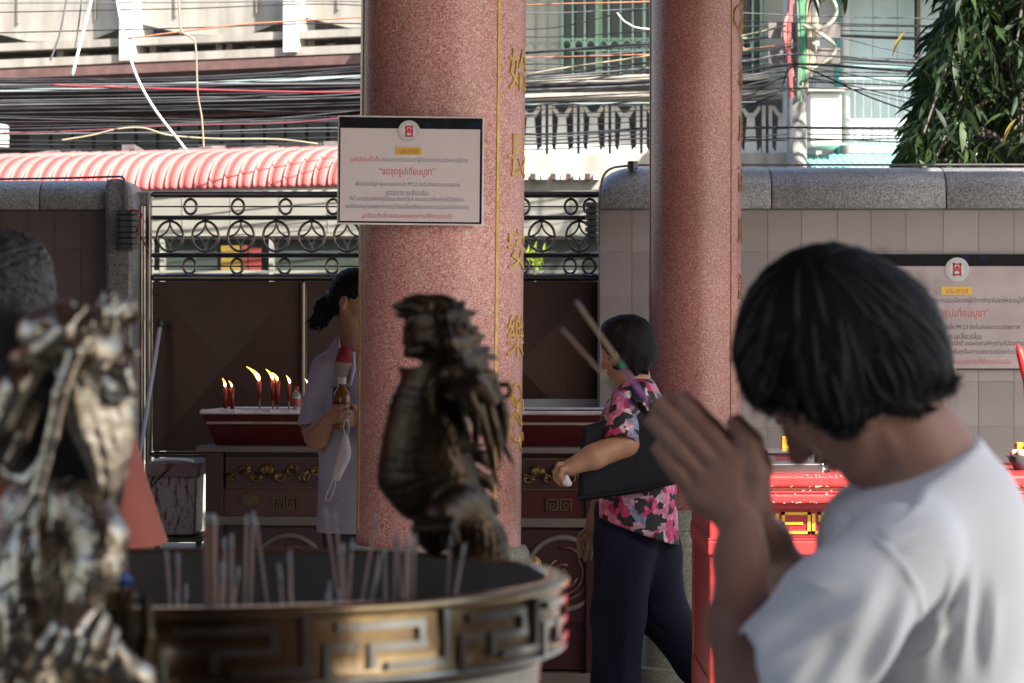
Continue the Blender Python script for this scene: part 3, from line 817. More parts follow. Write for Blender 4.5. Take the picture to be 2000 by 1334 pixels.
lf.build('foliage', M('fresh_leaf', (.22, .30, .03), .5), pl, kind='stuff')
MB().tube([F3.pt(1052, 1040, -.4), F3.pt(1052, 525, -.4)], .01, 6).build('stem', M('stem', (.12, .10, .04), .8), pl)
MB().lathe([(.10, .0), (.14, .3), (.13, .3), (.12, .26)], F3.pt(1052, 1040, -.4).x, F3.pt(1052, 1040, -.4).y, 16).build('pot', M('clay', (.3, .13, .08), .8), pl)

# cream building with green window grille
F4 = Frame(1100, 24, 3); S4 = -.012
bc = thing('cream_building', F4.pt(1250, 1000), 'cream building with green window grille above a concrete block screen', 'building')
mb = MB()
F4.slab(mb, [(880, -330), (1096, -330), (1096, 158), (880, 160)], 0, .3); F4.slab(mb, [(1491, -330), (1545, -330), (1545, 186), (1491, 186)], 0, .3)
F4.slab(mb, [(1096, -330), (1491, -330), (1491, -120), (1096, -120)], 0, .3)
mb.build('wall', M('cream_wall', (.42, .415, .36), .75, rgb2=(.37, .365, .32), scale=2), bc)
mb = MB(); F4.slab(mb, [(880, -145), (1545, -145), (1545, -115), (880, -115)], -1.15, .1); mb.build('shade_slab', m_conc, bc)  # slab above the view, added to shade wall and window
m_grn = M('green_iron', (.32, .52, .40), .55, rgb2=(.24, .42, .31), scale=6)
m_grn2 = M('faded_green', (.38, .45, .22), .6, rgb2=(.20, .48, .32), scale=5)
m_dkglass = M('dark_glass', (.020, .026, .030), .12, rgb2=(.03, .035, .04), scale=1.5)
wi = MB(); F4.slab(wi, [(1096, -120), (1491, -120), (1491, 150), (1096, 152)], .16, .2); wf = wi.build('window', m_dkglass, bc)
for x, wd in ((1096, 5), (1163, 14), (1255, 6), (1330, 12), (1400, 6), (1484, 6)):
    mb = MB(); F4.slab(mb, [(x, -120), (x + wd, -120), (x + wd, 152), (x, 152)], -.03, .16); mb.build('window_frame', m_grn2 if wd > 8 else m_grn, wf)
x = 1118
while x < 1488:
    mb = MB(); F4.slab(mb, [(x, -120), (x + 3.4, -120), (x + 3.4, 150), (x, 150)], -.12, -.10); mb.build('grille_bar', m_grn, wf)
    mb = MB(); c = [F4.pt(x - 10 + 9 * math.cos(a), 90 + 9.5 * math.sin(a), -.11) for a in [2 * math.pi * i / 16 for i in range(16)]]
    mb.tube(c, .007, 5, closed=True); mb.build('grille_ring', m_grn, wf)
    x += 23.3
for y in (78, 101, -40):
    mb = MB(); F4.slab(mb, [(1096, y), (1491, y - 2), (1491, y), (1096, y + 2)], -.125, -.105); mb.build('grille_rail', m_grn, wf)
for x in (1048, 1071, 1094):
    mb = MB(); F4.slab(mb, [(x, 0), (x + 1.5, 0), (x + 1.5, 152), (x, 152)], -.02, 0); mb.build('wall_bar', M('pale_green', (.36, .42, .36), .6), bc)
    mb = MB(); c = [F4.pt(x - 11 + 10 * math.cos(a), 92 + 9.5 * math.sin(a), -.02) for a in [math.pi + math.pi * i / 10 for i in range(11)]]
    mb.tube(c, .005, 4); mb.build('wall_scroll', MATS['pale_green'], bc)
mb = MB(); F4.slab(mb, [(1490, -330), (1640, -330), (1640, 320), (1490, 320)], .5, .7); mb.build('side_wall', m_whitep, bc)
mb = MB(); F4.slab(mb, [(880, 157), (1500, 150), (1500, 163), (880, 170)], -.35, .3); mb.build('ledge', m_conc, bc)
mb = MB(); F4.slab(mb, [(880, 170), (1545, 163), (1545, 192), (880, 196)], .05, .3); mb.build('parapet', m_whitep, bc)
mb = MB(); F4.slab(mb, [(880, 190), (1520, 182), (1520, 190), (880, 198)], -.3, .3); mb.build('screen_lintel', m_conc, bc)
mb = MB(); F4.slab(mb, [(880, 303), (1545, 300), (1545, 338), (880, 340)], -.1, .3); mb.build('screen_base', m_conc, bc)
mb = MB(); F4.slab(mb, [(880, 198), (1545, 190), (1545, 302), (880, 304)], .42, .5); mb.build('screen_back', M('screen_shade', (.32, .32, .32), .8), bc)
# pierced screen: hourglass blocks
x = 900
while x < 1540:
    for poly in ([(x, 300), (x + 26, 300), (x + 20, 226), (x + 6, 226)],
                 [(x - 3, 205), (x + 8, 220), (x + 18, 220), (x + 29, 205), (x + 33, 212), (x + 22, 228), (x + 4, 228), (x - 7, 212)],
                 [(x + 35, 205), (x + 42, 205), (x + 42, 302), (x + 35, 302)],
                 [(x + 48, 205), (x + 55, 205), (x + 55, 302), (x + 48, 302)],
                 [(x - 7, 286), (x + 6, 303), (x - 7, 303)], [(x + 33, 286), (x + 33, 303), (x + 20, 303)]):
        mb = MB(); F4.slab(mb, poly, .02, .2); mb.build('screen_block', m_whitep, bc)
    x += 61.5
# roof clutter of the low building in front
tr = thing('low_roof', F4.pt(1100, 360, -2), 'weathered grey low roof below the concrete block screen', 'roof')
mb = MB(); F4.slab(mb, [(880, 372), (1540, 371), (1540, 402), (880, 403)], -2.6, -.4); mb.build('roof_slab', m_conc, tr)
for i in range(14):
    x = 1030 + i * 11 + random.uniform(-4, 4); mb = MB(); F4.slab(mb, [(x, 376), (x + 9, 376), (x + 9, 386), (x, 386)], -2.7, -2.6); mb.build('roof_block', m_whitep if i % 3 else m_shop, tr)
mb = MB(); F4.slab(mb, [(880, 404), (1540, 403), (1540, 1040), (880, 1040)], -2.4, -.4); mb.build('wall', m_conc, tr)

# pale blue building with railing, pipes and teal roof
F5 = Frame(1700, 23, 0)
bb = thing('blue_building', F5.pt(1720, 1000), 'pale blue panelled building with white and teal drain pipes', 'building')
m_blue = M('pale_blue_panel', (.50, .58, .60), .6, rgb2=(.44, .52, .55), scale=2, rand=.05)
for i, (x0, x1) in enumerate(((1655, 1704), (1705, 1752), (1753, 1786), (1794, 1850), (1851, 1910), (1911, 1990), (1991, 2080), (2081, 2200))):
    mb = MB(); F5.slab(mb, [(x0, -330), (x1, -330), (x1, 330), (x0, 330)], 0, .2); mb.build('wall_panel', m_blue, bb)
mb = MB(); F5.slab(mb, [(1600, -330), (2300, -330), (2300, 1000), (1600, 1000)], .21, .5); mb.build('wall', m_whitep, bb)
mb = MB(); F5.slab(mb, [(1550, -330), (1628, -330), (1628, 1000), (1550, 1000)], .9, 1.1); mb.build('return_wall', m_blue, bb)
for x, r, c, n in ((1649, 8, m_whitep, 'drain_pipe'), (1632, 6, M('teal_paint', (.04, .26, .24), .5), 'drain_pipe'), (1790, 4, M('brown_pipe', (.20, .11, .10), .6), 'drain_pipe')):
    mb = MB(); mb.tube([F5.pt(x, -330, -.12), F5.pt(x, 318 if x < 1700 else 135, -.12)], r / FPX * 23, 12); mb.build(n, c, bb, smooth=True)
mb = MB(); F5.slab(mb, [(1548, -70), (2300, -70), (2300, -40), (1548, -40)], -1.0, .2); mb.build('shade_slab', m_conc, bb)  # added overhang out of view; throws the upper panels into shade
rl = thing('balcony_railing', F5.pt(1720, 305, -.5), 'thin grey balcony railing in front of the pale blue panels', 'railing')
for x in range(1655, 1860, 16):
    mb = MB(); mb.tube([F5.pt(x, 165, -.5), F5.pt(x, 292, -.5)], .006, 5); mb.build('baluster', M('rail_grey', (.28, .28, .28), .5), rl)
for y, cc in ((142, 'teal_paint'), (165, 'teal_paint'), (184, 'rail_grey'), (290, 'teal_paint')):
    mb = MB(); mb.tube([F5.pt(1625, y, -.5), F5.pt(1860, y, -.5)], .010, 6); mb.build('rail', M('teal_rail', (.25, .42, .38), .5) if cc == 'teal_paint' else MATS['rail_grey'], rl)
wb = thing('white_water_tank', F5.pt(1590, 300, -.8), 'boxy white rendered block beside the teal drain pipe', 'tank')
mb = MB(); F5.slab(mb, [(1562, 196), (1622, 196), (1622, 298), (1562, 298)], -.8, -.2); mb.build('tank_body', m_whitep, wb, bevel=.02)
mb = MB(); F5.slab(mb, [(1557, 190), (1626, 190), (1626, 196), (1557, 196)], -.85, -.15); mb.build('tank_lid', m_conc, wb)
ts = thing('tin_roof', F5.pt(1660, 318, -2), 'teal corrugated tin roof behind the granite coping', 'roof')
m_teal = M('teal_tin', (.20, .50, .44), .5, rgb2=(.16, .42, .37), scale=3)
for i in range(24):
    x0 = 1562 + i * 13; mb = MB()
    mb.add([F5.pt(x0, 307, -.3), F5.pt(x0 + 12.5, 307, -.3), F5.pt(x0 + 12.5 - 9, 347, -1.3), F5.pt(x0 - 9, 347, -1.3), F5.pt(x0 + 6, 305, -.3), F5.pt(x0 - 3, 344.5, -1.3)],
           [(0, 4, 5, 3), (4, 1, 2, 5)]); mb.build('tin_sheet', m_teal, ts)
mb = MB(); F5.slab(mb, [(1545, 350), (1880, 350), (1880, 1000), (1545, 1000)], -1.25, -.5); mb.build('wall', m_conc, ts)

# utility pole with hanging cable ends
up = thing('utility_pole', P(1557, 1000, 18.5), 'concrete utility pole wrapped in hanging cable ends', 'pole')
MB().tube([P(1557, 1112, 18.6), P(1556, -250, 18.6)], [.075, .06], 12).build('shaft', M('pole_grey', (.30, .29, .27), .8), up, smooth=True)
for y in (60, 110): 
    a, b = P(1500, y, 18.5), P(1640, y, 18.5); MB().box(a.x, b.x, 18.46, 18.53, a.z - .05, a.z + .05).build('crossarm', M('pole_iron', (.2, .17, .16), .7), up)
hang = [((1548, -40), (1540, 90), (1546, 190), (.42, .10, .10)), ((1556, -40), (1562, 80), (1560, 200), (.18, .25, .18)), ((1562, -40), (1568, 60), (1566, 160), (.08, .30, .14)),
        ((1570, -40), (1578, 70), (1574, 170), (.45, .36, .24)), ((1588, -40), (1592, 60), (1580, 150), (.48, .43, .33)), ((1584, -40), (1578, 50), (1590, 130), (.40, .33, .24)),
        ((1544, 20), (1532, 60), (1548, 150), (.45, .20, .18)), ((1575, 0), (1566, 100), (1572, 160), (.05, .26, .15)), ((1600, -30), (1590, 20), (1592, 90), (.40, .36, .30))]
for i, (a, b, c, col) in enumerate(hang):
    MB().tube(spline([P(*a, 18.4), P(*b, 18.38), P(*c, 18.4)], 8), .016 + .006 * (i % 3), 6).build('hanging_cable', M('cable_%d' % i, col, .6), up)
lp = [P(1592 + 42 * math.cos(a), 20 + 36 * math.sin(a), 18.3) for a in [(-.6 + i * .2) for i in range(15)]]
MB().tube(lp, .012, 6).build('cable_loop', MATS['cable_4'], up)
lp = [P(1592 + 40 * math.sin(i / 14 * 3.3), 60 + i * 5.4, 18.3) for i in range(15)]
MB().tube(lp, .012, 6).build('cable_loop', MATS['cable_4'], up)

# cables over the street
m_ck = M('black_cable', (.02, .02, .022), .85, rgb2=(.045, .045, .05), scale=5, spec=.08); m_cg = M('grey_cable', (.11, .11, .12), .6)
m_cw = M('white_rope', (.78, .78, .78), .7); m_cr = M('red_cable', (.26, .03, .04), .6); m_co = M('orange_cable', (.42, .17, .09), .6); m_cb = M('buff_cable', (.33, .27, .19), .7)
random.seed(11)
def cable(pts, Y, r_px, mat, label, group=None, cat='cable', name='street_cable', dy=0):
    P3 = [P(x, y, Y + dy * i) for i, (x, y) in enumerate(pts)]
    o = MB().tube(spline(P3, 10), r_px / FPX * Y, 6).build(name, mat, smooth=True)
    return tag(o, label, cat, group)
pend = []
BL = 'black overhead cable strung across the street in the tangle'; BG = 'black overhead cables across the street'
#      y at x=-120, 0, 350, 700, 1030, 1270, 1450, 1556, 1800, 2100
keys = [-120, 0, 350, 700, 1030, 1270, 1450, 1556, 1800, 2100]
runs = [
    (1.4, [8, 6, 5, 3, 25, 17, 25, 30, 36, 40]), (1.3, [26, 24, 17, 10, 57, 17, 40, 44, 50, 55]), (1.5, [66, 64, 55, 46, 72, 60, 52, 50, 52, 58]),
    (3.0, [157, 156, 152, 131, 103, 85, 78, 66, 74, 76]), (2.2, [161, 160, 155, 140, 104, 90, 80, 68, 77, 80]), (2.6, [166, 166, 164, 163, 152, 133, 120, 106, 121, 124]),
    (2.3, [172, 171, 168, 160, 148, 122, 116, 108, 118, 121]), (2.0, [181, 180, 176, 168, 156, 141, 125, 112, 124, 128]), (1.6, [190, 189, 184, 178, 160, 150, 135, 118, 130, 135]),
    (3.2, [201, 200, 196, 176, 168, 158, 140, 125, 140, 150]), (2.0, [206, 205, 199, 190, 176, 165, 148, 140, 144, 155]), (1.5, [214, 213, 207, 200, 182, 170, 160, 150, 150, 160]),
    (1.8, [222, 221, 215, 205, 192, 181, 172, 160, 168, 172]), (1.3, [238, 238, 236, 226, 215, 196, 180, 172, 178, 182]), (2.4, [250, 252, 245, 238, 262, 250, 249, 249, 250, 251]),
    (1.7, [262, 262, 258, 250, 268, 253, 251, 251, 253, 254]), (1.5, [272, 274, 276, 268, 275, 262, 268, 262, 266, 270]), (2.0, [284, 282, 284, 278, 282, 270, 272, 274, 270, 268]),
    (1.4, [290, 291, 295, 287, 292, 280, 276, 270, 280, 300]), (1.3, [226, 227, 232, 243, 225, 214, 190, 150, 196, 230]), (1.2, [196, 196, 190, 182, 120, 98, 70, 56, 110, 150]),
    (1.2, [176, 175, 172, 150, 118, 106, 86, 60, 64, 70]), (1.1, [210, 209, 211, 215, 162, 155, 146, 130, 170, 215]), (1.0, [242, 246, 240, 232, 206, 190, 170, 150, 205, 245])]
for i, (r_, ys) in enumerate(runs):
    pend.append((ys[1], list(zip(keys, ys)), 17.95 + (i * .37) % 1.6, r_, i % 5 != 0))
for i in range(9):
    y0 = random.choice([150, 175, 200, 215, 235, 262, 285]) + random.uniform(-14, 16); sl = random.uniform(-.05, .012); sg = random.uniform(0, 12)
    pts = [(-120, y0), (130, y0 + sl * 130 + sg * .6), (350, y0 + sl * 350 + sg), (560, y0 + sl * 560 + sg * .6), (760, y0 + sl * 760 - 4), (1030, y0 * .75 + 30 + random.uniform(-20, 20)), (1270, y0 * .7 + 25), (1556, 70 + (y0 - 130) * .6)]
    pend.append((y0 + .5 * sg * .6, pts, 17.9 + random.uniform(0, 1.7), random.uniform(.7, 1.3), i % 3 != 0))
pend.sort(key=lambda q: q[0]); cnt = [0, 0]
for y0, pts, Y, r_, blk in pend:
    r_ *= .82
    col_ = 'black' if blk else 'grey'; k = cnt[blk]; cnt[blk] += 1
    cable(pts, Y, r_, m_ck if blk else m_cg, '%s %s overhead cable, %s from the top at the left edge' % ('thick' if r_ > 1.9 else 'thin', col_, ordinal(k)), '%s overhead cables across the street' % col_)
cable([(100, 166), (350, 174), (630, 180), (760, 176)], 16.5, 2.2, m_cr, 'bright red cable among the black overhead cables at left')
cable([(-60, 262), (140, 256), (350, 245), (560, 240), (720, 224)], 16.5, 1.5, M('maroon_cable', (.16, .03, .04), .6), 'dark maroon cable sagging just above the awning')
cable([(250, 75), (450, 50), (560, 42), (760, 30), (1030, 10), (1270, 3), (1450, -8)], 16.9, 1.6, m_co, 'orange cable crossing behind both columns near the top')
cable([(1000, 113), (1270, 106), (1450, 96), (1556, 84)], 16.9, 1.3, m_co, 'thin faded orange cable across the green window grille')
cable([(196, -60), (178, 0), (141, 148)], 16.0, 3.2, m_cw, 'white rope ending short, hanging at upper left', cat='rope', name='white_rope')
cable([(222, -60), (228, 0), (240, 60), (264, 142), (300, 210), (352, 278), (368, 299)], 16.0, 2.6, m_cw, 'long white rope slanting down to the awning', cat='rope', name='white_rope')
cable([(350, -60), (352, 50), (372, 72), (382, 90), (386, 180), (394, 230), (398, 290)], 16.1, 1.8, m_cb, 'buff cable hanging down to the awning beside the white rope', cat='cable', name='buff_cable')
cable([(136, -40), (118, 60), (98, 118)], 16.1, 2.0, m_cg, 'slack grey cable dropping across the concrete sun panel', name='slack_cable')
cable([(164, -40), (152, 60), (146, 95)], 16.1, 1.6, m_cg, 'shorter slack grey cable beside the white rope', name='slack_cable')
cable([(120, 274), (180, 264), (230, 252), (280, 250), (330, 264), (420, 271), (540, 272), (620, 281)], 16.2, 2.0, m_cb, 'buff kinked cable lying along the tangle above the awning', name='buff_cable')
cable([(1030, 145), (1120, 130), (1270, 108), (1450, 70), (1535, 50)], 16.7, 2.0, m_cb, 'pale buff cable rising to the utility pole', name='buff_cable')
cable([(1205, 25), (1225, 45), (1270, 57), (1450, 60)], 16.7, 1.6, m_cw, 'thin white cable curving over the green window', name='white_cable')
cable([(1450, 210), (1520, 180), (1556, 130), (1700, 190), (1800, 225)], 16.9, 1.5, m_ck, 'black cable dipping from the pole toward the tree', name='slack_cable')

# ---------------------------------------------------------------- the tree behind the wall
def leaf_mesh(L_, w, bend, name):
    vs = []; fs = []; n = 5
    prof = [(0, .08), (.2, .75), (.45, 1), (.72, .72), (1, .02)]
    for t_, k in prof:
        z = -bend * t_ * t_ * L_
        vs += [(t_ * L_, -w * k / 2, z + .012 * k), (t_ * L_, 0, z), (t_ * L_, w * k / 2, z + .012 * k)]
    for i in range(n - 1):
        for j in range(2): fs.append((i * 3 + j, i * 3 + j + 1, i * 3 + 4 + j, i * 3 + 3 + j))
    return vs, fs
def leafmat(name, a, b_):
    m = M(name, a, .5, rgb2=b_, scale=3, rand=.3, spec=.22); bs = m.node_tree.nodes['Principled BSDF']
    bs.inputs['Transmission Weight'].default_value = 0
    tr_ = m.node_tree.nodes.new('ShaderNodeBsdfTranslucent'); tr_.inputs[0].default_value = (a[0] * 2.2, a[1] * 2.0, a[2], 1)
    mx = m.node_tree.nodes.new('ShaderNodeMixShader'); mx.inputs[0].default_value = .22
    L_ = m.node_tree.links; out = m.node_tree.nodes['Material Output']
    L_.new(bs.outputs[0], mx.inputs[1]); L_.new(tr_.outputs[0], mx.inputs[2]); L_.new(mx.outputs[0], out.inputs[0]); return m
m_leaf = [leafmat('mango_leaf', (.020, .036, .014), (.012, .025, .011)), leafmat('mango_leaf_light', (.042, .07, .016), (.028, .052, .013))]
m_leafy = M('yellow_leaf', (.38, .30, .04), .5)
m_bark = M('bark', (.10, .085, .07), .9, bump=.6, bscale=15)
tree = thing('mango_tree', P(1980, 1000, 15.6), 'dark leafy mango tree with drooping leaves above the granite coping', 'tree')
base = wloc(tree); base.z = 0; tree.location = base
MB().tube(spline([base, base + Vector((.05, 0, 1.2)), base + Vector((.0, .1, 2.4)), base + Vector((.1, .0, 3.6)), base + Vector((.2, .1, 5.2))], 6), [.16 - .09 * i / 24 for i in range(25)], 10).build('trunk', m_bark, tree, smooth=True)
random.seed(21)
edge = [(-400, 1900), (-100, 1868), (0, 1850), (60, 1818), (90, 1815), (150, 1792), (200, 1790), (255, 1772), (300, 1760), (335, 1752)]
def left_edge(y):
    for (y0, x0), (y1, x1) in zip(edge, edge[1:]):
        if y <= y1: return x0 + (x1 - x0) * (y - y0) / (y1 - y0)
    return edge[-1][1]
whorls = []
for i in range(2300):
    py = random.uniform(-300, 315); xl = left_edge(py)
    px = random.uniform(xl + 14, 2260) if random.random() < .72 else xl + 14 + abs(random.gauss(0, 40))
    # gaps with sky showing through
    g = math.sin(px * .043 + 1.3) * math.sin(py * .051 + .4) + .6 * math.sin(px * .11 + py * .07)
    if g > 1.0 and random.random() < .8: continue
    whorls.append(P(px, py, random.uniform(14.4, 17.2)))
for i in range(900):      # the higher crown, which shades the lower sprays
    z_ = random.uniform(3.35, 6.2); whorls.append(Vector((random.uniform(1.75, 5.6), random.uniform(13.7, 17.2), z_)))
whorls.sort(key=lambda p: p.y)
leaves = []
for c in whorls:
    k = random.randint(3, 6); az0 = random.uniform(0, 6.28)
    for j in range(k):
        az = az0 + j * 6.28 / k + random.uniform(-.3, .3); pitch = random.uniform(.35, 1.25)
        # drooping sprays lean towards the street light on the left
        d = Vector((math.cos(az) - .35, math.sin(az) * .8, -math.tan(pitch) * .8)).normalized()
        Lf = random.uniform(.10, .185)
        M_ = d.to_track_quat('X', 'Z').to_matrix() @ Matrix.Rotation(random.uniform(-.9, .9), 3, 'X')
        leaves.append((c + Vector((random.gauss(0, .02), random.gauss(0, .02), random.gauss(0, .02))), M_, Lf))
leaves.sort(key=lambda q: q[0].y)
lm = []
for v in range(3):
    vs, fs = leaf_mesh(1.0, .17 + .03 * v, .10 + .1 * v, 'leaf'); me = MB().add(vs, fs).mesh('leaf', smooth=True); me.materials.append(m_leaf[1 if v == 2 else 0]); lm.append(me)
front = [q for q in leaves if 1000 + q[0].x / q[0].y * FPX < 2040 and 667 - (q[0].z - EYE) / q[0].y * FPX > -40]
fr = set(id(q) for q in front[:290])
rest = MB()
for q in leaves:
    c, M_, Lf = q
    if id(q) in fr:
        o = link_mesh('leaf', lm[random.choice([0, 0, 0, 1, 1, 2])], None, tree, c - base); o.rotation_euler = M_.to_euler(); o.scale = (Lf, Lf, Lf)
    else:
        vs, fs = leaf_mesh(Lf, Lf * random.uniform(.16, .23), random.uniform(.05, .3), '')
        rest.mi = 1 if random.random() < .16 else 0
        rest.add([M_ @ Vector(v) + c for v in vs], fs)
rest.build('crown', None, tree, smooth=True, kind='stuff', mats=m_leaf)
for (x, y) in ((1985, 232), (1770, 60)):
    vs, fs = leaf_mesh(.16, .035, .1, ''); M_ = Euler((0, R(55), R(200))).to_matrix()
    MB().add([M_ @ Vector(v) + P(x, y, 14.3) for v in vs], fs).build('leaf', m_leafy, tree, smooth=True, label='yellow withered leaf')
tw_ = MB()
for c in whorls[::9]:
    s_ = base + Vector((random.uniform(0, .2), .05, random.uniform(2.0, 4.5))); mid = (s_ + c) / 2 + Vector((0, 0, .12)); pp = spline([s_, mid, c], 4)
    tw_.tube(pp, [.022 - .017 * i / (len(pp) - 1) for i in range(len(pp))], 5)
tw_.build('branches', m_bark, tree, kind='stuff')
# ---------------------------------------------------------------- altar table with candle trough
m_lac = M('dark_red_lacquer', (.040, .007, .010), .42, rgb2=(.030, .006, .009), scale=4, bump=.05)
m_lac2 = M('red_lacquer', (.062, .007, .010), .34, rgb2=(.05, .006, .008), scale=4)
m_gilt = M('carved_gilt', (.22, .14, .045), .45, .55, rgb2=(.06, .03, .015), scale=26, bump=.5, bscale=60)
m_dull = M('dull_gilt', (.12, .075, .035), .5, .3, rgb2=(.08, .05, .025), scale=20)
m_mold = M('grey_moulding', (.14, .115, .105), .6, rgb2=(.11, .09, .085), scale=6)
m_rim = M('waxy_rim', (.62, .60, .60), .35, .4, rgb2=(.50, .42, .42), scale=12)
YA = 11.75
YAW = R(-6)
AO = P(780, 667, YA)
ca, sa = math.cos(YAW), math.sin(YAW)
def aw_(v):     # table frame (x along, y back, z up) -> world
    return Vector((AO.x + v.x * ca - v.y * sa, AO.y + v.x * sa + v.y * ca, v.z))
def ax(px):     # position along the table of a picture column
    k = (px - 1000) / FPX
    return (k * AO.y - AO.x) / (ca - k * sa)
def az(py, px=780):
    x = ax(px); Y = AO.y + x * sa
    return EYE - (py - 667) / FPX * Y
al = thing('altar_table', AO.xy.to_3d(), 'dark red altar table with carved gilt frieze below the candle trough', 'table')
def A(mb, name, mat, **k): return mb.xf(aw_).build(name, mat, al, **k)
xl, xr = ax(402), ax(1178)
A(MB().box(ax(386), ax(1195), -.05, .78, az(884), az(872)), 'ledge', m_mold, bevel=.006)
A(MB().box(xl + .02, xr - .02, .03, .72, .12, az(884)), 'carcass', m_lac)
for x0, x1 in ((402, 437), (1144, 1178)):
    A(MB().box(ax(x0), ax(x1), -.01, .03, 0, az(884)), 'corner_post', m_lac, bevel=.004)
for x0, x1 in ((440, 628), (640, 820), (832, 1010), (1020, 1142)):
    A(MB().box(ax(x0), ax(x1), .0, .028, az(957), az(893)), 'frieze_frame', m_dull, bevel=.004)
    A(MB().box(ax(x0) + .012, ax(x1) - .012, -.004, .0, az(953), az(897)), 'frieze_ground', m_lac)
random.seed(5)
def scroll(cx, cz, s, kind):
    mb = MB()
    if kind == 0:      # leafy scroll
        pts = [Vector((cx + s * (.1 + .09 * a) * math.cos(a * 1.3), -.012, cz + s * (.1 + .09 * a) * math.sin(a * 1.3))) for a in [i * .5 for i in range(12)]]
        mb.tube(pts, [.007 - .0003 * i for i in range(12)], 5)
        for i in range(4):
            a = random.uniform(0, 6.3); mb.tube([(cx, -.012, cz), (cx + s * .7 * math.cos(a), -.014, cz + s * .5 * math.sin(a))], [.008, .003], 5)
    else:              # lotus
        for a in (-1.1, -.55, 0, .55, 1.1):
            mb.tube([(cx, -.012, cz - s * .45), (cx + s * .45 * math.sin(a), -.022, cz), (cx + s * .62 * math.sin(a), -.012, cz + s * .5 * math.cos(a))], [.006, .017, .004], 6)
    return mb
for x0, x1 in ((440, 628), (640, 820), (832, 1010), (1020, 1142)):
    n = 8 if x1 - x0 > 150 else 6
    for i in range(n):
        px = x0 + (x1 - x0) * (i + .5) / n
        A(scroll(ax(px), az(925) + (.015 if i % 2 else -.012), .052, 1 if (i == 1 and x0 > 1000) or i == 3 else 0), 'carved_scroll', m_gilt, smooth=True)
A(MB().box(xl + .03, xr - .03, .012, .03, az(1012), az(957)), 'apron', m_lac2)
def fret(cx, cz, s, flip):
    mb = MB(); t_ = s * .06; f = -1 if flip else 1
    for (x0, z0, x1, z1) in ((-.45, .45, .45, .45), (.45, .45, .45, -.45), (.45, -.45, -.2, -.45), (-.45, .45, -.45, -.45), (-.2, -.45, -.2, .12), (-.2, .12, .2, .12), (.2, .12, .2, -.2), (.2, -.2, 0, -.2)):
        x0, x1 = x0 * f, x1 * f
        mb.box(cx + min(x0, x1) * s - t_, cx + max(x0, x1) * s + t_, -.002, .012, cz + min(z0, z1) * s - t_, cz + max(z0, z1) * s + t_)
    return mb
for px in (545, 760, 935, 1079):
    A(fret(ax(px), az(984), .048, False), 'fret_ornament', m_dull); A(fret(ax(px) + .055, az(984), .048, True), 'fret_ornament', m_dull)
for px in (490, 690, 850):
    mb = MB()
    for i in range(3): mb.box(ax(px) - .035 + .014 * i, ax(px) + .035 - .014 * i, -.001 - .002 * i, .012, az(982) - .007 * (i + 1), az(974) + .007 * (i + 1))
    A(mb, 'gilt_cross', m_dull)
A(MB().box(xl + .03, xr - .03, -.012, .03, az(1028), az(1010)), 'waist_moulding', m_mold, bevel=.004)
for px in (562, 740, 920, 1098):
    cx = ax(px); cz = az(1118); rr = .148
    A(MB().box(cx - .17, cx + .17, .015, .03, cz - .2, cz + .18), 'panel', m_lac)
    mb = MB(); mb.tube([(cx + rr * math.cos(a), .012, cz + rr * math.sin(a)) for a in [2 * math.pi * i / 40 for i in range(40)]], .013, 6, closed=True)
    A(mb, 'medallion_ring', m_mold, smooth=True)
    mb = MB()
    for k in range(5): mb.tube([(cx + rr * .16 * (k + .6) * math.cos(a), .012, cz + rr * .16 * (k + .6) * math.sin(a)) for a in [k + i * .5 for i in range(9)]], .007, 5)
    A(mb, 'medallion_carving', M('dull_carving', (.15, .06, .05), .5, .1), smooth=True)
A(MB().box(xl, xr, -.02, .74, 0, .11), 'base_plinth', m_mold, bevel=.005)

tr = thing('candle_trough', AO.xy.to_3d() + Vector((0, .3, az(872))), 'dark red metal candle trough with waxy pale rim on the altar table', 'trough')
def T(mb, name, mat, **k): return mb.xf(aw_).build(name, mat, tr, **k)
zt, zb = az(806), az(871); x0, x1 = ax(392), ax(1178); b0, b1 = ax(414), ax(1160)
vs = [(x0, .0, zt), (x1, .0, zt), (x1, .6, zt), (x0, .6, zt), (b0, .07, zb), (b1, .07, zb), (b1, .53, zb), (b0, .53, zb)]
vi = [(x + (.012 if x < 0 else -.012), y + (.012 if y < .3 else -.012), z + (.0 if z > zb + .01 else .012)) for x, y, z in vs]
mb = MB().add(vs + vi, [(0, 1, 5, 4), (1, 2, 6, 5), (2, 3, 7, 6), (3, 0, 4, 7), (4, 5, 6, 7), (8, 9, 13, 12), (9, 10, 14, 13), (10, 11, 15, 14), (11, 8, 12, 15), (12, 13, 14, 15), (0, 1, 9, 8), (1, 2, 10, 9), (2, 3, 11, 10), (3, 0, 8, 11)])
T(mb, 'trough_body', m_lac2)
mb = MB(); mb.tube([(x0, .0, zt), (x1, .0, zt), (x1, .6, zt), (x0, .6, zt)], .009, 6, closed=True); T(mb, 'rim', m_rim)
mb = MB()
for i in range(26):
    x = random.uniform(x0, x0 + .35); mb.tube([(x, random.uniform(-.012, .01), zt + .004), (x + random.uniform(.02, .06), random.uniform(-.012, .01), zt + .006)], [.009, .005], 5)
T(mb, 'melted_wax', M('wax', (.65, .60, .58), .5))
T(MB().box(x0 + .02, x1 - .02, .02, .58, zt - .05, zt - .03), 'sand', M('trough_sand', (.25, .20, .17), .9, bump=.4))

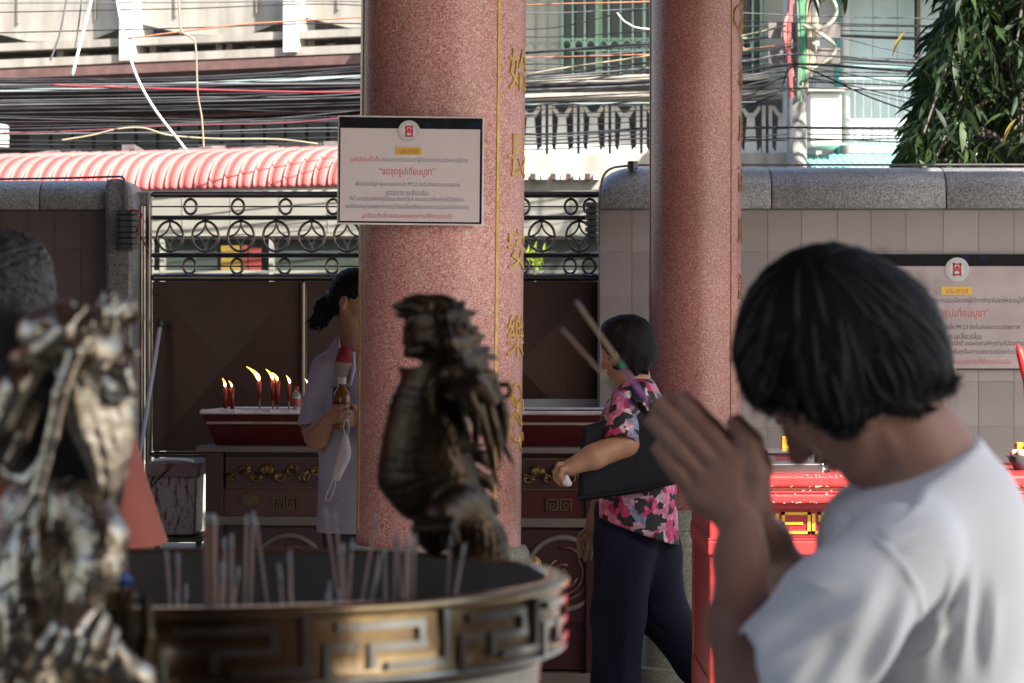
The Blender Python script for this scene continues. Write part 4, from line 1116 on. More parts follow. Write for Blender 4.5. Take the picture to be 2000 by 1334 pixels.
m_cred = M('candle_red', (.22, .012, .014), .45, rgb2=(.18, .01, .01), scale=8); m_cst = M('candle_stick', (.30, .18, .10), .7)
m_fl = glow('flame_outer', (1.0, .38, .06), 2.2); m_fc = glow('flame_core', (1.0, .80, .42), 4)
def candle(px, ytop, ybot, yst, w, lean, label, big):
    Yc = YA + .25; d = Yc / FPX
    bx = P(px, yst, Yc); t = thing('candle', bx, label, 'candle', 'burning red candles on the altar')
    top = P(px + lean, ytop, Yc); bot = P(px, ybot, Yc)
    MB().tube([bot, top], [w * d * .5, w * d * .6], 10).build('wax_stick', m_cred, t, smooth=True)
    MB().tube([bx - Vector((0, 0, .05)), bot], .004, 6).build('wooden_stick', m_cst, t)
    MB().tube([top, top + Vector((0, 0, .008))], .0015, 5).build('wick', m_black, t)
    fl = big * d * .88; tilt = random.uniform(-.9, .15) if big < 30 else -1.1
    pts = [top + Vector((tilt * fl * q * q * .8, 0, fl * q + .002)) for q in (0, .15, .35, .6, .85, 1.)]
    fo = MB().tube(pts, [fl * .05, fl * .13, fl * .16, fl * .11, fl * .05, fl * .01], 10).build('flame', m_fl, t, smooth=True)
    pts = [top + Vector((tilt * fl * q * q * .8, -.004, fl * q + .004)) for q in (0.02, .15, .35, .55)]
    MB().tube(pts, [fl * .04, fl * .11, fl * .11, fl * .02], 10).xf(lambda v: v + Vector((0, -.007, 0))).build('flame_core', m_fc, fo, smooth=True)
candle(440, 757, 797, 806, 8, 0, 'short red candle burning leftmost on the altar trough', 20)
candle(454, 757, 799, 806, 8, -1, 'red candle burning just beside the leftmost one', 14)
candle(507, 745, 780, 806, 8, -1, 'red candle whose long flame is blown sideways', 32)
candle(533, 743, 782, 806, 8, 0, 'taller red candle of the tight cluster in the trough middle', 24)
candle(542, 745, 790, 806, 9, 0, 'thick red candle of the tight cluster, with the lower flame', 19)
candle(564, 750, 783, 806, 7, 2, 'leaning red candle next to the small plastic bottle', 18)
candle(600, 751, 780, 806, 8, 1, 'red candle half hidden by the sleeve of the woman in lilac', 12)
for i, px in enumerate((537, 572)):
    pass

def bottle(c, s, label, body, capm, liquid, lab, k=1.):
    t = thing('plastic_bottle', c, label, 'bottle')
    prof = [(.0, 0), (.030, 0), (.034, .006), (.034, .03), (.031, .04), (.034, .05), (.034, .115), (.029, .137), (.016, .152), (.0135, .172)]
    MB().lathe([(r * s, c.z + z * s) for r, z in prof], c.x, c.y, 20).build('bottle_body', body, t, smooth=True)
    MB().lathe([(.015 * s, c.z + .166 * s), (.0155 * s, c.z + .19 * s), (.012 * s, c.z + .192 * s)], c.x, c.y, 16).build('cap', capm, t, smooth=True)
    MB().lathe([(.0346 * s, c.z + .052 * s), (.0348 * s, c.z + (.10 if lab else .056) * s)], c.x, c.y, 20, cap=False).build('label_band', liquid, t, smooth=True)
    return t
m_pet = M('clear_plastic', (.70, .66, .66), .12, rgb2=(.62, .58, .58), scale=4); m_pet.node_tree.nodes['Principled BSDF'].inputs['Transmission Weight'].default_value = .75
bottle(P(580, 806, YA + .15), .57, 'small clear plastic bottle with red cap standing among the candles', m_pet, M('red_cap', (.45, .02, .03), .4), M('red_label', (.42, .06, .09), .5), True)

# ---------------------------------------------------------------- bucket and mop by the gate
bk = thing('paint_bucket', P(338, 1046, 12.3), 'white square bucket streaked with red wax beside the altar', 'bucket')
def tbox(mb, x0, x1, y0, y1, z0, z1, tp):
    cx, cy = (x0 + x1) / 2, (y0 + y1) / 2
    vs = [(x, y, z1) for x, y in ((x0, y0), (x1, y0), (x1, y1), (x0, y1))] + [(cx + (x - cx) * tp, cy + (y - cy) * tp, z0) for x, y in ((x0, y0), (x1, y0), (x1, y1), (x0, y1))]
    return mb.add(vs, [(0, 1, 2, 3), (4, 5, 6, 7), (0, 1, 5, 4), (1, 2, 6, 5), (2, 3, 7, 6), (3, 0, 4, 7)])
m_bk = bpy.data.materials.new('wax_streaked'); m_bk.use_nodes = True
def _bk():
    t = m_bk.node_tree; N = t.nodes; L = t.links; b = N['Principled BSDF']; b.inputs['Roughness'].default_value = .5
    tc = N.new('ShaderNodeTexCoord'); mp = N.new('ShaderNodeMapping'); mp.inputs['Scale'].default_value = (34, 34, 8); mp.inputs['Rotation'].default_value = (0, .12, 0)
    no = N.new('ShaderNodeTexNoise'); no.inputs['Scale'].default_value = 1.6; no.inputs['Detail'].default_value = 8; no.inputs['Roughness'].default_value = .75
    cr = N.new('ShaderNodeValToRGB'); e = cr.color_ramp.elements
    e[0].position = .50; e[0].color = (.42, .42, .46, 1); e[1].position = .58; e[1].color = (.20, .03, .045, 1)
    L.new(tc.outputs['Object'], mp.inputs[0]); L.new(mp.outputs[0], no.inputs['Vector']); L.new(no.outputs[0], cr.inputs[0]); L.new(cr.outputs[0], b.inputs['Base Color'])
_bk()
a, b = P(288, 930, 12.2), P(384, 1046, 12.2)
tbox(MB(), a.x, b.x, 12.2, 12.5, b.z, a.z, .93).build('tub', m_bk, bk, bevel=.01)
a2, b2 = P(283, 904, 12.19), P(390, 932, 12.19)
MB().box(a2.x, b2.x, 12.18, 12.52, b2.z, a2.z).build('wax_crust', M('wax_crust', (.20, .05, .055), .6, rgb2=(.30, .22, .23), scale=14, lo=.5, hi=.6, bump=.6), bk, bevel=.008)
MB().tube(spline([P(300, 930, 12.17), P(292, 955, 12.15), P(310, 935, 12.15), P(330, 915, 12.16)], 5), .004, 5).build('handle', m_black, bk)
MB().tube(spline([P(300, 900, 12.2), P(330, 897, 12.2), P(372, 900, 12.2), P(380, 906, 12.2)], 5), .008, 6).build('lid_edge', M('worn_alu', (.5, .47, .42), .35, .8), bk)
st = thing('stool', P(345, 1050, 12.35), 'low black stool under the wax streaked bucket', 'stool')
a, b = P(280, 1047, 12.2), P(398, 1058, 12.2)
MB().box(a.x, b.x, 12.16, 12.55, b.z, a.z - .002).build('seat', m_black, st, bevel=.004)
for x in (a.x + .02, b.x - .02):
    for y in (12.19, 12.52): MB().bar((x, y, b.z), (x, y, 0), .025).build('leg', m_black, st)
mp_ = thing('mop', P(268, 905, 12.9), 'pale mop handle leaning against the dark gate panel', 'mop')
MB().tube([P(262, 1112, 12.75), P(270, 905, 12.9), P(312, 640, 13.28)], .011, 8).build('handle', M('mop_grey', (.42, .40, .44), .4), mp_, smooth=True)
MB().tube([P(312, 640, 13.28), P(314, 626, 13.30)], .017, 8).build('grip', m_black, mp_, smooth=True)
mb = MB(); c = P(262, 1112, 12.75)
for i in range(16):
    an = i * .4; mb.tube([c, c + Vector((.05 * math.cos(an), .05 * math.sin(an), -.02)), Vector((c.x + .09 * math.cos(an), c.y + .09 * math.sin(an), .012))], .009, 5)
mb.build('mop_head', M('mop_cloth', (.35, .33, .32), .9), mp_)

# ---------------------------------------------------------------- bright red table on the right
m_r1 = M('bright_red_paint', (.43, .034, .034), .42, rgb2=(.27, .022, .024), scale=13, lo=.33, hi=.55, detail=9, bump=.12, bscale=30)
m_r2 = M('deep_red_paint', (.33, .018, .03), .42, rgb2=(.27, .014, .022), scale=5)
m_yg = M('yellow_gold', (.72, .46, .07), .4, .2, rgb2=(.62, .36, .04), scale=12)
YT = 8.4
tb = thing('offering_table', (GX(1800, YT + .4), YT + .4, 0), 'bright red offering table with gold fret frieze in front of the tiled wall', 'table')
def tx(px): return GX(px, YT)
def tz(py): return GZ(py, YT)
xL, xR = tx(1384), tx(2260)
def tier(y0, y1, ov, name, mat, bev=.006, d=0): MB().box(xL - ov * .15, xR + ov, YT - ov, YT + .8 + ov, tz(y1), tz(y0)).build(name, mat, tb, bevel=bev)
tier(927, 950, .055, 'table_top', m_r1, .008)
tier(950.3, 957, .04, 'thin_moulding', M('orange_red', (.42, .09, .04), .4, rgb2=(.55, .2, .1), scale=30, lo=.55, hi=.7), .003)
tier(957.3, 963, .05, 'thin_moulding', m_r2, .003)
tier(963.3, 981, .06, 'cornice', m_r1, .006)
tier(981.3, 992, .035, 'groove', m_r2, .002)
tier(992.3, 1050, .0, 'frieze_panel', m_r2, .002)
tier(1050.3, 1055, .02, 'thin_moulding', m_r2, .002)
tier(1055.3, 1083, .022, 'lower_band', m_r1, .004)
tier(1083.3, 1090, .01, 'groove', m_r2, .002)
tier(1090.3, 1330, -.03, 'body_panel', m_r2, .003)
tier(1330.3, 1400, .0, 'lower_band', m_r1, .004)
px = 1456
while px < 2260:
    mb = MB(); s_ = 6.0
    def seg(x0, y0, x1, y1): mb.box(tx(min(x0, x1)), tx(max(x0, x1) + s_), YT - .004, YT + .002, tz(max(y0, y1) + s_ * .95), tz(min(y0, y1)))
    seg(px, 1000, px + 50, 1000); seg(px + 50, 1000, px + 50, 1037); seg(px - 12, 1037, px + 50, 1037); seg(px - 12, 1003, px - 12, 1037); seg(px, 1000, px, 1019); seg(px, 1019, px + 35, 1019)
    mb.build('gold_fret', m_yg, tb)
    mb = MB(); mb.prism([(tx(px + 2), tz(1094)), (tx(px + 40), tz(1094)), (tx(px + 34), tz(1103)), (tx(px + 8), tz(1103))], YT + .02, YT + .035); mb.build('gold_lappet', m_yg, tb)
    px += 71
for x in (xL + .005, xR - .07):
    for y in (YT - .012, YT + .73):
        MB().box(x - .004, x + .045, y, y + .07, .0, tz(1008)).build('leg', m_r1, tb, bevel=.006)
mb = MB(); random.seed(77)  # pale flecks stand in for the sun's sparkle along the ledges
for i in range(260):
    x = random.uniform(xL, tx(2080)); py, ov = random.choice(((949, .056), (956, .041), (963.5, .061), (980, .061), (928, .056))); w_ = random.uniform(.0015, .007)
    mb.obox((x, YT - ov - .0003, tz(py) + random.uniform(-.001, .003)), (w_, .0024, random.uniform(.0012, .0034)), Matrix.Rotation(random.uniform(-.3, .3), 3, 'Y'))
mb.build('sparkle_fleck', M('pale_sparkle', (.62, .52, .50), .4), tb, kind='stuff')
# things on the table
zT = tz(927)
def onT(px, py, d): return P(px, py, YT + d)
m_trans = M('smoky_plastic', (.10, .09, .10), .15, rgb2=(.06, .05, .06), scale=5); m_chrome = M('brushed_metal', (.55, .53, .54), .22, .95, rgb2=(.4, .38, .38), scale=8)
t = thing('metal_tray', onT(1545, 927, .25), 'low shiny metal tray on the near edge of the red table', 'tray')
a, b = onT(1490, 0, .12), onT(1605, 0, .12)
MB().box(a.x, b.x, YT + .06, YT + .5, zT, zT + .03).build('tray_base', m_chrome, t, bevel=.004)
MB().box(a.x + .03, b.x - .02, YT + .30, YT + .48, zT + .03, zT + .052).build('back_step', m_lac2, t, bevel=.003)
MB().box(a.x + .03, b.x - .02, YT + .29, YT + .50, zT + .052, zT + .058).build('glass_sheet', m_trans, t)
MB().box(a.x + .01, a.x + .035, YT + .1, YT + .14, zT + .03, zT + .05).build('clip', m_black, t)
t = thing('candle_stand', onT(1602, 927, .2), 'short dark metal candle stand beside the metal tray', 'candle stand')
c = onT(1602, 0, .15)
MB().lathe([(.030, zT), (.030, zT + .012), (.018, zT + .02), (.017, zT + .055), (.024, zT + .062), (.021, zT + .070), (.012, zT + .072)], c.x, c.y, 20).build('stand_body', M('dark_iron', (.05, .05, .05), .35, .6), t, smooth=True)
m_pack = M('joss_yellow', (.70, .40, .035), .45, rgb2=(.34, .06, .02), scale=42, lo=.42, hi=.52); m_pgold = M('pack_gold', (.62, .48, .16), .35, .4, rgb2=(.5, .36, .1), scale=30)
for (px0, px1, y0, y1, lb) in ((1526, 1553, 852, 892, 'yellow patterned incense pack with red base behind the metal tray'), (1984, 2012, 864, 905, 'yellow patterned incense pack at the far end of the red table')):
    t = thing('incense_pack', onT((px0 + px1) / 2, 925, .62), lb, 'pack')
    a, b = onT(px0, y0, .62), onT(px1, y1, .62)
    MB().box(a.x, b.x, YT + .6, YT + .64, b.z + .012, a.z).build('pack_front', m_pack, t, bevel=.003)
    MB().box(a.x + .025, b.x, YT + .596, YT + .60, b.z + .014, a.z - .004).build('gold_band', m_pgold, t)
    MB().box(a.x + .024, a.x + .036, YT + .592, YT + .596, a.z - .022, a.z - .006).build('dark_print', m_black, t)
    MB().prism([(a.x - .002, zT), (b.x + .002, zT), (b.x + .004, b.z + .012), ((a.x + b.x) / 2, b.z + .026), (a.x - .004, b.z + .012)], YT + .588, YT + .65).build('red_base', m_lac2, t)
t = thing('offering_bowl', onT(1998, 927, .3), 'dark bowl with pinkish offerings at the picture edge of the red table', 'bowl')
c = onT(2000, 0, .3)
MB().lathe([(.03, zT), (.032, zT + .006), (.055, zT + .045), (.052, zT + .045), (.03, zT + .012)], c.x, c.y, 24, cap=True).build('bowl', m_trans, t, smooth=True)
for i in range(7):
    a = i * 1.05; mb = Blob(.005); mb.ell((c.x + .028 * math.cos(a) * (i > 0), c.y + .028 * math.sin(a) * (i > 0), zT + .05), (.016, .016, .014)); mb.build('bun', M('pink_bun', (.55, .36, .32), .6), t)
t = thing('tall_red_candle', onT(2000, 927, .35), 'thick bright red candle leaning in at the picture edge above the table', 'candle')
MB().tube([onT(2022, 927, .35), onT(2008, 745, .35), onT(1993, 690, .35), onT(1987, 672, .35)], [.016, .016, .013, .004], 10).build('wax_stick', M('scarlet_wax', (.60, .03, .03), .4), t, smooth=True)
# patterned mat by the far column
rug = thing('floor_mat', (GX(1300, 12.5), 12.2, 0), 'striped floor mat lying by the green stone drum', 'mat')
for i in range(12):
    x0 = GX(1236, 12) + .0; c = [(.30, .06, .06), (.35, .33, .32), (.10, .14, .22)][i % 3]
    MB().box(x0, x0 + .62, 11.42 + i * .05, 11.47 + i * .05 - .001, .002, .009).build('stripe', M('mat_%d' % (i % 3), c, .9, scale=30), rug)
# ---------------------------------------------------------------- people
def skin(name, c, c2):
    m = M(name, c, .5, rgb2=c2, scale=9, bump=.08, bscale=120, spec=.35); b = m.node_tree.nodes['Principled BSDF']
    b.inputs['Subsurface Weight'].default_value = .12; b.inputs['Subsurface Radius'].default_value = (.02, .008, .004); b.inputs['Subsurface Scale'].default_value = .3
    return m
m_sk1 = skin('skin_light', (.37, .205, .16), (.29, .148, .112)); m_sk2 = skin('skin_tan', (.36, .195, .125), (.29, .15, .095))
def hairmat(name, c, c2, rough=.36, st=(60, 60, 6)):
    m = M(name, c, rough, rgb2=c2, scale=3, stretch=st, bump=.35, bscale=8, spec=.4); return m
m_hair = hairmat('hair_black', (.006, .005, .005), (.003, .003, .003), .6); m_hair.node_tree.nodes['Principled BSDF'].inputs['Specular IOR Level'].default_value = .15; m_hairg = hairmat('hair_grey', (.055, .052, .054), (.012, .012, .013), .5)
m_eye = M('eye_dark', (.03, .02, .015), .2)

class Head:
    """Head frame: f forward, u up, l towards the person's left; builds the skin into the given blob."""
    def __init__(s, C_, f, up, k=1.):
        s.C = Vector(C_); s.f = Vector(f).normalized(); up = Vector(up); s.u = (up - s.f * up.dot(s.f)).normalized(); s.l = s.u.cross(s.f); s.k = k
        s.M = Matrix((s.f, s.u, s.l)).transposed()
    def p(s, f, u, l=0.): return s.C + (s.f * f + s.u * u + s.l * l) * s.k
    def e(s, b, c, r, k=.012, sub=False): b.ell(s.p(*c), [q * s.k for q in r], s.M, k, sub)
    def c(s, b, a, e, ra, rb, k=.01): b.cap(s.p(*a), s.p(*e), ra * s.k, rb * s.k, k)
    def skin(s, b):
        s.e(b, (-.010, .030, 0), (.094, .084, .074), .02); s.e(b, (.030, -.030, 0), (.060, .084, .060), .02)
        s.e(b, (.066, -.098, 0), (.022, .019, .024), .02)
        for q in (-1, 1):
            s.c(b, (.0, -.045, q * .052), (.052, -.095, q * .020), .018, .016, .02); s.e(b, (.058, -.032, q * .034), (.022, .022, .020), .015)
            s.c(b, (.082, .014, q * .012), (.070, .012, q * .042), .010, .008, .01)
            s.e(b, (.092, -.004, q * .031), (.014, .010, .015), .008, True); s.e(b, (.077, -.004, q * .031), (.011, .010, .013), .004)
            s.e(b, (-.004, -.014, q * .074), (.017, .029, .007), .004); s.e(b, (-.001, -.014, q * .081), (.008, .015, .005), .004, True); s.e(b, (.004, -.036, q * .074), (.009, .010, .006), .004)
            s.e(b, (.096, -.044, q * .010), (.008, .007, .007), .006)
        s.c(b, (.084, .004, 0), (.108, -.040, 0), .007, .0105, .01)
        s.e(b, (.087, -.064, 0), (.009, .006, .021), .006); s.e(b, (.084, -.076, 0), (.009, .007, .018), .006)
    def eyes(s, parent):
        for q in (-1, 1):
            b = Blob(.0025); s.e(b, (.082, -.004, q * .031), (.008, .0045, .010)); b.build('eye', m_eye, parent)

def hand(b, wrist, kn, tips, thumb, r, k=.005, bend=Vector((0, 0, 0)), kb=.5):
    """Palm from the wrist to four knuckles, four jointed fingers, a thumb from the side of the palm."""
    wrist = Vector(wrist)
    for i, q in enumerate(kn): b.cap(wrist + (Vector(q) - wrist) * .12, q, r * 1.35, r * 1.18, .010)
    b.cap(kn[0], kn[3], r * 1.05, r * .95, .008)
    for i, (a, t_) in enumerate(zip(kn, tips)):
        a, t_ = Vector(a), Vector(t_); m1 = a.lerp(t_, .46) + bend; m2 = a.lerp(t_, .76) + bend * .75; rr = r * (1, 1.02, .96, .82)[i]
        b.chain([a, m1, m2, t_], [rr, rr * .95, rr * .86, rr * .74], .0025)
    b.chain(thumb, [r * 1.45, r * 1.15, r * 1.0, r * .78], .006)

# ---- the woman in white, close to the lens, head bowed over joined hands
W0 = 3.30; wk = W0 / FPX
def W(x, y, d=0.): return P(x, y, W0 + d)
wo = thing('person', (GX(1820, W0), W0, 0), 'woman in a white short sleeved top bowing with joined hands and incense', 'person')
b = Blob(.0028)
hd = Head(W(1634, 706, .01), (-.60, .34, -.70), (-.66, .22, .74), 1.07); hd.skin(b)
b.chain([W(1715, 760, .012), W(1770, 850, .015), W(1815, 930, .02), W(1830, 1010, .02)], [84 * wk, 90 * wk, 102 * wk, 110 * wk], .03)
b.fold(W(1725, 830, -.055), W(1775, 960, -.055), .004, .010); b.fold(W(1755, 830, -.055), W(1800, 930, -.06), -.004, .009)
for y0, y1, ra, rb in ((1010, 1150, 112, 128), (1150, 1500, 128, 120)):
    b.cap(W(1825, y0, .03), W(1815, y1, .04), ra * wk, rb * wk, .04, flat=((0, 1, 0), 1.3))
# near arm and hand
b.chain([W(1760, 1095, -.13), W(1600, 1260, -.19), W(1462, 1405, -.20)], [70 * wk, 70 * wk, 62 * wk], .02)
b.chain([W(1462, 1405, -.20), W(1447, 1220, -.13), W(1446, 1090, -.06), W(1446, 1030, -.035)], [62 * wk, 60 * wk, 47 * wk, 43 * wk], .02)
h = -.024
hand(b, W(1447, 1025, h - .004), [W(1436, 902, h), W(1405, 915, h), W(1378, 940, h), W(1362, 972, h)],
     [W(1327, 782, h + .010), W(1288, 792, h + .010), W(1276, 822, h + .010), W(1284, 876, h + .008)],
     [W(1466, 985, h), W(1476, 925, h - .004), W(1462, 868, h), W(1434, 828, h + .004)], 21 * wk, bend=Vector((-.002, -.003, .002)))
# far hand, pressed against it
h = .008
hand(b, W(1452, 1018, h + .004), [W(1443, 892, h), W(1412, 905, h), W(1385, 930, h), W(1368, 962, h)],
     [W(1336, 778, h), W(1298, 786, h), W(1284, 815, h), W(1292, 868, h)],
     [W(1474, 975, h), W(1484, 912, h + .004), W(1468, 862, h + .006), W(1440, 824, h + .004)], 21 * wk, bend=Vector((-.002, .003, .002)))
b.chain([W(1462, 1000, .012), W(1500, 1060, .07), W(1560, 1160, .18), W(1620, 1260, .27)], [40 * wk, 42 * wk, 54 * wk, 60 * wk], .02)
b.chain([W(1620, 1260, .27), W(1760, 1140, .26), W(1850, 1040, .19)], [60 * wk, 70 * wk, 72 * wk], .02)
body = b.build('body', m_sk1, wo)
for i, p in enumerate((W(1446, 1118, -.062 - 47 * wk), W(1795, 800, -.07))):
    q = Blob(.0015); q.ell(p, (.0022, .0014, .0022)); q.build('mole', M('mole', (.10, .05, .04), .6), wo)
hd.eyes(wo)
for i, (pts) in enumerate([[(1434, 830), (1440, 842)]]):
    pass
# hair
b = Blob(.003)
b.ell(W(1618, 654, .005), (166 * wk, .081, 166 * wk), k=.02); b.ell(W(1706, 668, .008), (142 * wk, .082, 146 * wk), k=.03)
b.ell(W(1642, 752, -.052), (78 * wk, .036, 94 * wk), k=.03); b.ell(W(1760, 725, -.02), (92 * wk, .066, 74 * wk), k=.03)
b.chain([W(1466, 690, -.02), W(1476, 745, -.03), W(1494, 780, -.03)], [32 * wk, 18 * wk, 4 * wk], .03)
b.chain([W(1475, 700, .03), W(1490, 760, .03), W(1506, 788, .03)], [40 * wk, 22 * wk, 5 * wk], .03)
b.chain([W(1730, 740, -.05), W(1790, 790, -.045)], [50 * wk, 16 * wk], .02); b.chain([W(1800, 720, -.02), W(1848, 742, -.02)], [46 * wk, 18 * wk], .02)
hd.e(b, (-.018, .040, 0), (.090, .084, .078), .02); hd.e(b, (.008, .05, 0), (.066, .062, .068), .02)
hw = np.array(W(1600, 560, -.06))
def hair_disp(X, Y, Z):
    a = np.arctan2(Z - hw[2], X - hw[0]); rr = np.sqrt((X - hw[0]) ** 2 + (Z - hw[2]) ** 2)
    w_ = np.clip(rr / .08, 0, 1); a = a + 3.0 * rr
    return w_ * (.0010 * np.sin(a * 17 + 4 * np.sin(Y * 70 + a * 3)) * np.sin(Y * 90 + a * 5) + .0006 * np.sin(a * 61 + 80 * Y)) + 0 * (X + Y + Z)
b.disp = hair_disp
random.seed(31)
# uneven ends along the fringe, the side and the nape
ends = [((1480 + i * 9, 735 + i * 4.5), (1484 + i * 10 + random.uniform(-6, 6), 783 + i * 3.6 + random.uniform(-5, 5))) for i in range(16)]
ends += [((1640 + i * 12, 800 - i * 2), (1652 + i * 13, 838 - i * 4 + random.uniform(-8, 6))) for i in range(6)]
ends += [((1725 + i * 12, 760 - i * 4), (1738 + i * 13, 806 - i * 5 + random.uniform(-8, 8))) for i in range(10)]
for a, e in ends:
    d = -.056 + random.uniform(-.012, .012); b.chain([W(*a, d), W((a[0] + e[0]) / 2 - 3, (a[1] + e[1]) / 2, d - .004), W(*e, d)], [9 * wk, 6 * wk, 1.5 * wk], .006)
ha = b.build('hair', m_hair, wo)
from mathutils.bvhtree import BVHTree
def strands(hair, parent_world, whorl, count, steps, dl, r, down, seed, mat, jitter=.25, tail=.0, sides=3, nm='hair_strands'):
    me = hair.data; co = [v.co.copy() for v in me.vertices]; bv = BVHTree.FromPolygons(co, [tuple(p.vertices) for p in me.polygons])
    rn = random.Random(seed); wl = Vector(whorl) - parent_world; mb = MB()
    for i in range(count):
        p = co[rn.randrange(len(co))].copy(); pts = []
        js = Vector((rn.gauss(0, jitter), rn.gauss(0, jitter), rn.gauss(0, jitter))); lift = rn.uniform(.0002, .0036)
        for j in range(steps):
            q, nrm, _, _ = bv.find_nearest(p)
            if q is None: break
            pts.append(q + nrm * lift)
            d = (q - wl).normalized() + Vector((0, 0, -down)) + js; d = d - nrm * d.dot(nrm)
            if d.length < 1e-4: break
            p = q + d.normalized() * dl
        if len(pts) > 2:
            if tail and rn.random() < .6:      # free ends beyond the cut edge
                d2 = (pts[-1] - pts[-2]).normalized() + Vector((rn.gauss(0, .18), rn.gauss(0, .18), -.35)); d2.normalize(); ln = rn.uniform(.2, 1) * tail
                pts += [pts[-1] + d2 * ln * .5, pts[-1] + d2 * ln + Vector((0, 0, -.15 * ln))]
            n_ = len(pts); mb.tube([v + parent_world for v in pts], [r * (.6 + .4 * math.sin(math.pi * k / (n_ - 1))) for k in range(n_)], sides)
    o = mb.build(nm, mat, hair, kind='stuff', smooth=True); return o
m_str = M('hair_strand', (.008, .007, .006), .42, rgb2=(.004, .0035, .003), scale=40, spec=.36)
strands(ha, wloc(wo), W(1590, 560, -.02), 5200, 9, .011, .0008, .35, 5, m_str, .22, .016)
strands(ha, wloc(wo), W(1590, 560, -.02), 420, 9, .011, .0031, .35, 15, m_str, .14, .013, 6, 'hair_locks')
strands(ha, wloc(wo), W(1590, 560, -.02), 500, 7, .012, .0006, .1, 25, m_str, .55, .03, 3, 'flyaway_hairs')
mb = MB()
for i in range(70):
    a = random.uniform(0, 6.28); c = W(1650, 655, random.uniform(-.05, .05)); r0 = .100
    p0 = c + Vector((math.cos(a) * r0 * 1.05, 0, math.sin(a) * r0 * .92)); t_ = Vector((-math.sin(a), random.uniform(-.3, .3), math.cos(a))) * random.choice((-1, 1))
    n_ = Vector((math.cos(a), 0, math.sin(a)))
    mb.tube([p0, p0 + t_ * .02 + n_ * .006, p0 + t_ * .045 + n_ * random.uniform(.0, .014)], [.0005, .0004, .0002], 4)
mb.build('loose_hairs', m_hair, ha, kind='stuff')
# white top
m_top = M('white_cotton', (.82, .84, .88), .85, rgb2=(.78, .80, .84), scale=5, bump=.15, bscale=240, spec=.2)  # white cloth; the blue of the skylight is tinted into its colour
b = Blob(.0036)
b.chain([W(1818, 905, .02), W(1838, 1020, .025), W(1832, 1180, .035), W(1828, 1420, .04), W(1826, 1760, .05)], [98 * wk, 148 * wk, 176 * wk, 172 * wk, 178 * wk], .05, flat=((0, 1, 0), 1.22))
b.cap(W(1790, 1015, -.05), W(1755, 1085, -.14), 108 * wk, 104 * wk, .05); b.cap(W(1860, 1000, .08), W(1862, 1030, .2), 104 * wk, 100 * wk, .05)
b.ell(W(1700, 1060, .04), (105 * wk, .11, 120 * wk), k=.05)
b.cap(W(1765, 1080, -.14), W(1710, 1135, -.165), 104 * wk, 104 * wk, .02)
b.chain([W(1855, 1030, .19), W(1730, 1150, .27), W(1650, 1240, .29)], [102 * wk, 108 * wk, 110 * wk], .02)
b.cap(W(1690, 1215, .29), W(1560, 1360, .30), 94 * wk, 112 * wk, .008, sub=True)
b.cap(W(1770, 850, .015), W(1812, 935, .02), 100 * wk, 104 * wk, .006, sub=True)
b.cut(W(1812, 893, .02), (-.40, -.12, .90), .006)
# armhole seam, sleeve creases, back folds
seam = [(1700, 1040, -.235), (1752, 1092, -.255), (1790, 1150, -.255), (1806, 1215, -.24), (1796, 1290, -.22)]
def flat_folds(b, lst):
    for x0, y0, x1, y1, am, w_ in lst: b.fold(W(x0, y0, -.2), W(x1, y1, -.2), am, w_, .16)
back_folds = [(1660, 1000, 1750, 1050, .006, .010), (1705, 1058, 1800, 1036, .007, .008), (1720, 1078, 1812, 1066, .006, .007), (1716, 1068, 1806, 1052, -.005, .005), (1850, 950, 1720, 1045, .003, .005),
              (1800, 1320, 1850, 1130, -.007, .012), (1832, 1330, 1880, 1110, .009, .010), (1868, 1340, 1900, 1130, -.007, .011), (1900, 1340, 1922, 1120, .009, .010), (1938, 1340, 1946, 1160, -.008, .009), (1760, 1345, 1915, 1215, .011, .010), (1745, 1320, 1895, 1190, -.009, .008), (1965, 1340, 1975, 1150, .006, .010)]
flat_folds(b, back_folds)
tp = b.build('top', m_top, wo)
b = Blob(.0034)
b.chain([W(1752, 1092, -.15), W(1640, 1205, -.19), W(1548, 1322, -.20), W(1512, 1480, -.20)], [106 * wk, 117 * wk, 121 * wk, 126 * wk], .02)
b.chain([W(1540, 1335, -.20), W(1400, 1360, -.20), W(1380, 1560, -.20)], [98 * wk, 112 * wk, 118 * wk], .006, sub=True)
b.cut(W(1437, 1300, -.2), (-1, -.15, .16), .006)
for a, c in zip(seam, seam[1:]): b.fold(W(a[0], a[1], -.2), W(c[0], c[1], -.2), .005, .004, .16)
flat_folds(b, [(1470, 1262, 1650, 1150, -.007, .011), (1480, 1285, 1700, 1160, .007, .010), (1590, 1345, 1705, 1120, .008, .015), (1640, 1350, 1745, 1130, -.009, .012), (1690, 1350, 1780, 1150, .010, .012), (1730, 1350, 1800, 1210, -.009, .010),
               (1540, 1345, 1640, 1230, -.006, .010), (1500, 1345, 1590, 1250, .006, .010), (1535, 1125, 1625, 1142, .004, .006), (1440, 1240, 1432, 1420, .005, .006), (1462, 1240, 1458, 1420, -.005, .005)])
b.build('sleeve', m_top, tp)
b = Blob(.012); m_trk = M('dark_trousers', (.03, .03, .045), .8)
hp = W(1826, 1700, .05)
for q in (-1, 1):
    b.chain([Vector((hp.x, hp.y + q * .08, .92)), Vector((hp.x - .01, hp.y + q * .085, .5)), Vector((hp.x + .01, hp.y + q * .09, .06))], [.115, .085, .06], .04)
b.build('trousers', m_trk, wo)
for q in (-1, 1):
    b = Blob(.008); b.cap(Vector((hp.x + .05, hp.y + q * .09, .035)), Vector((hp.x - .13, hp.y + q * .09, .03)), .038, .032); b.build('shoe', m_black, wo)

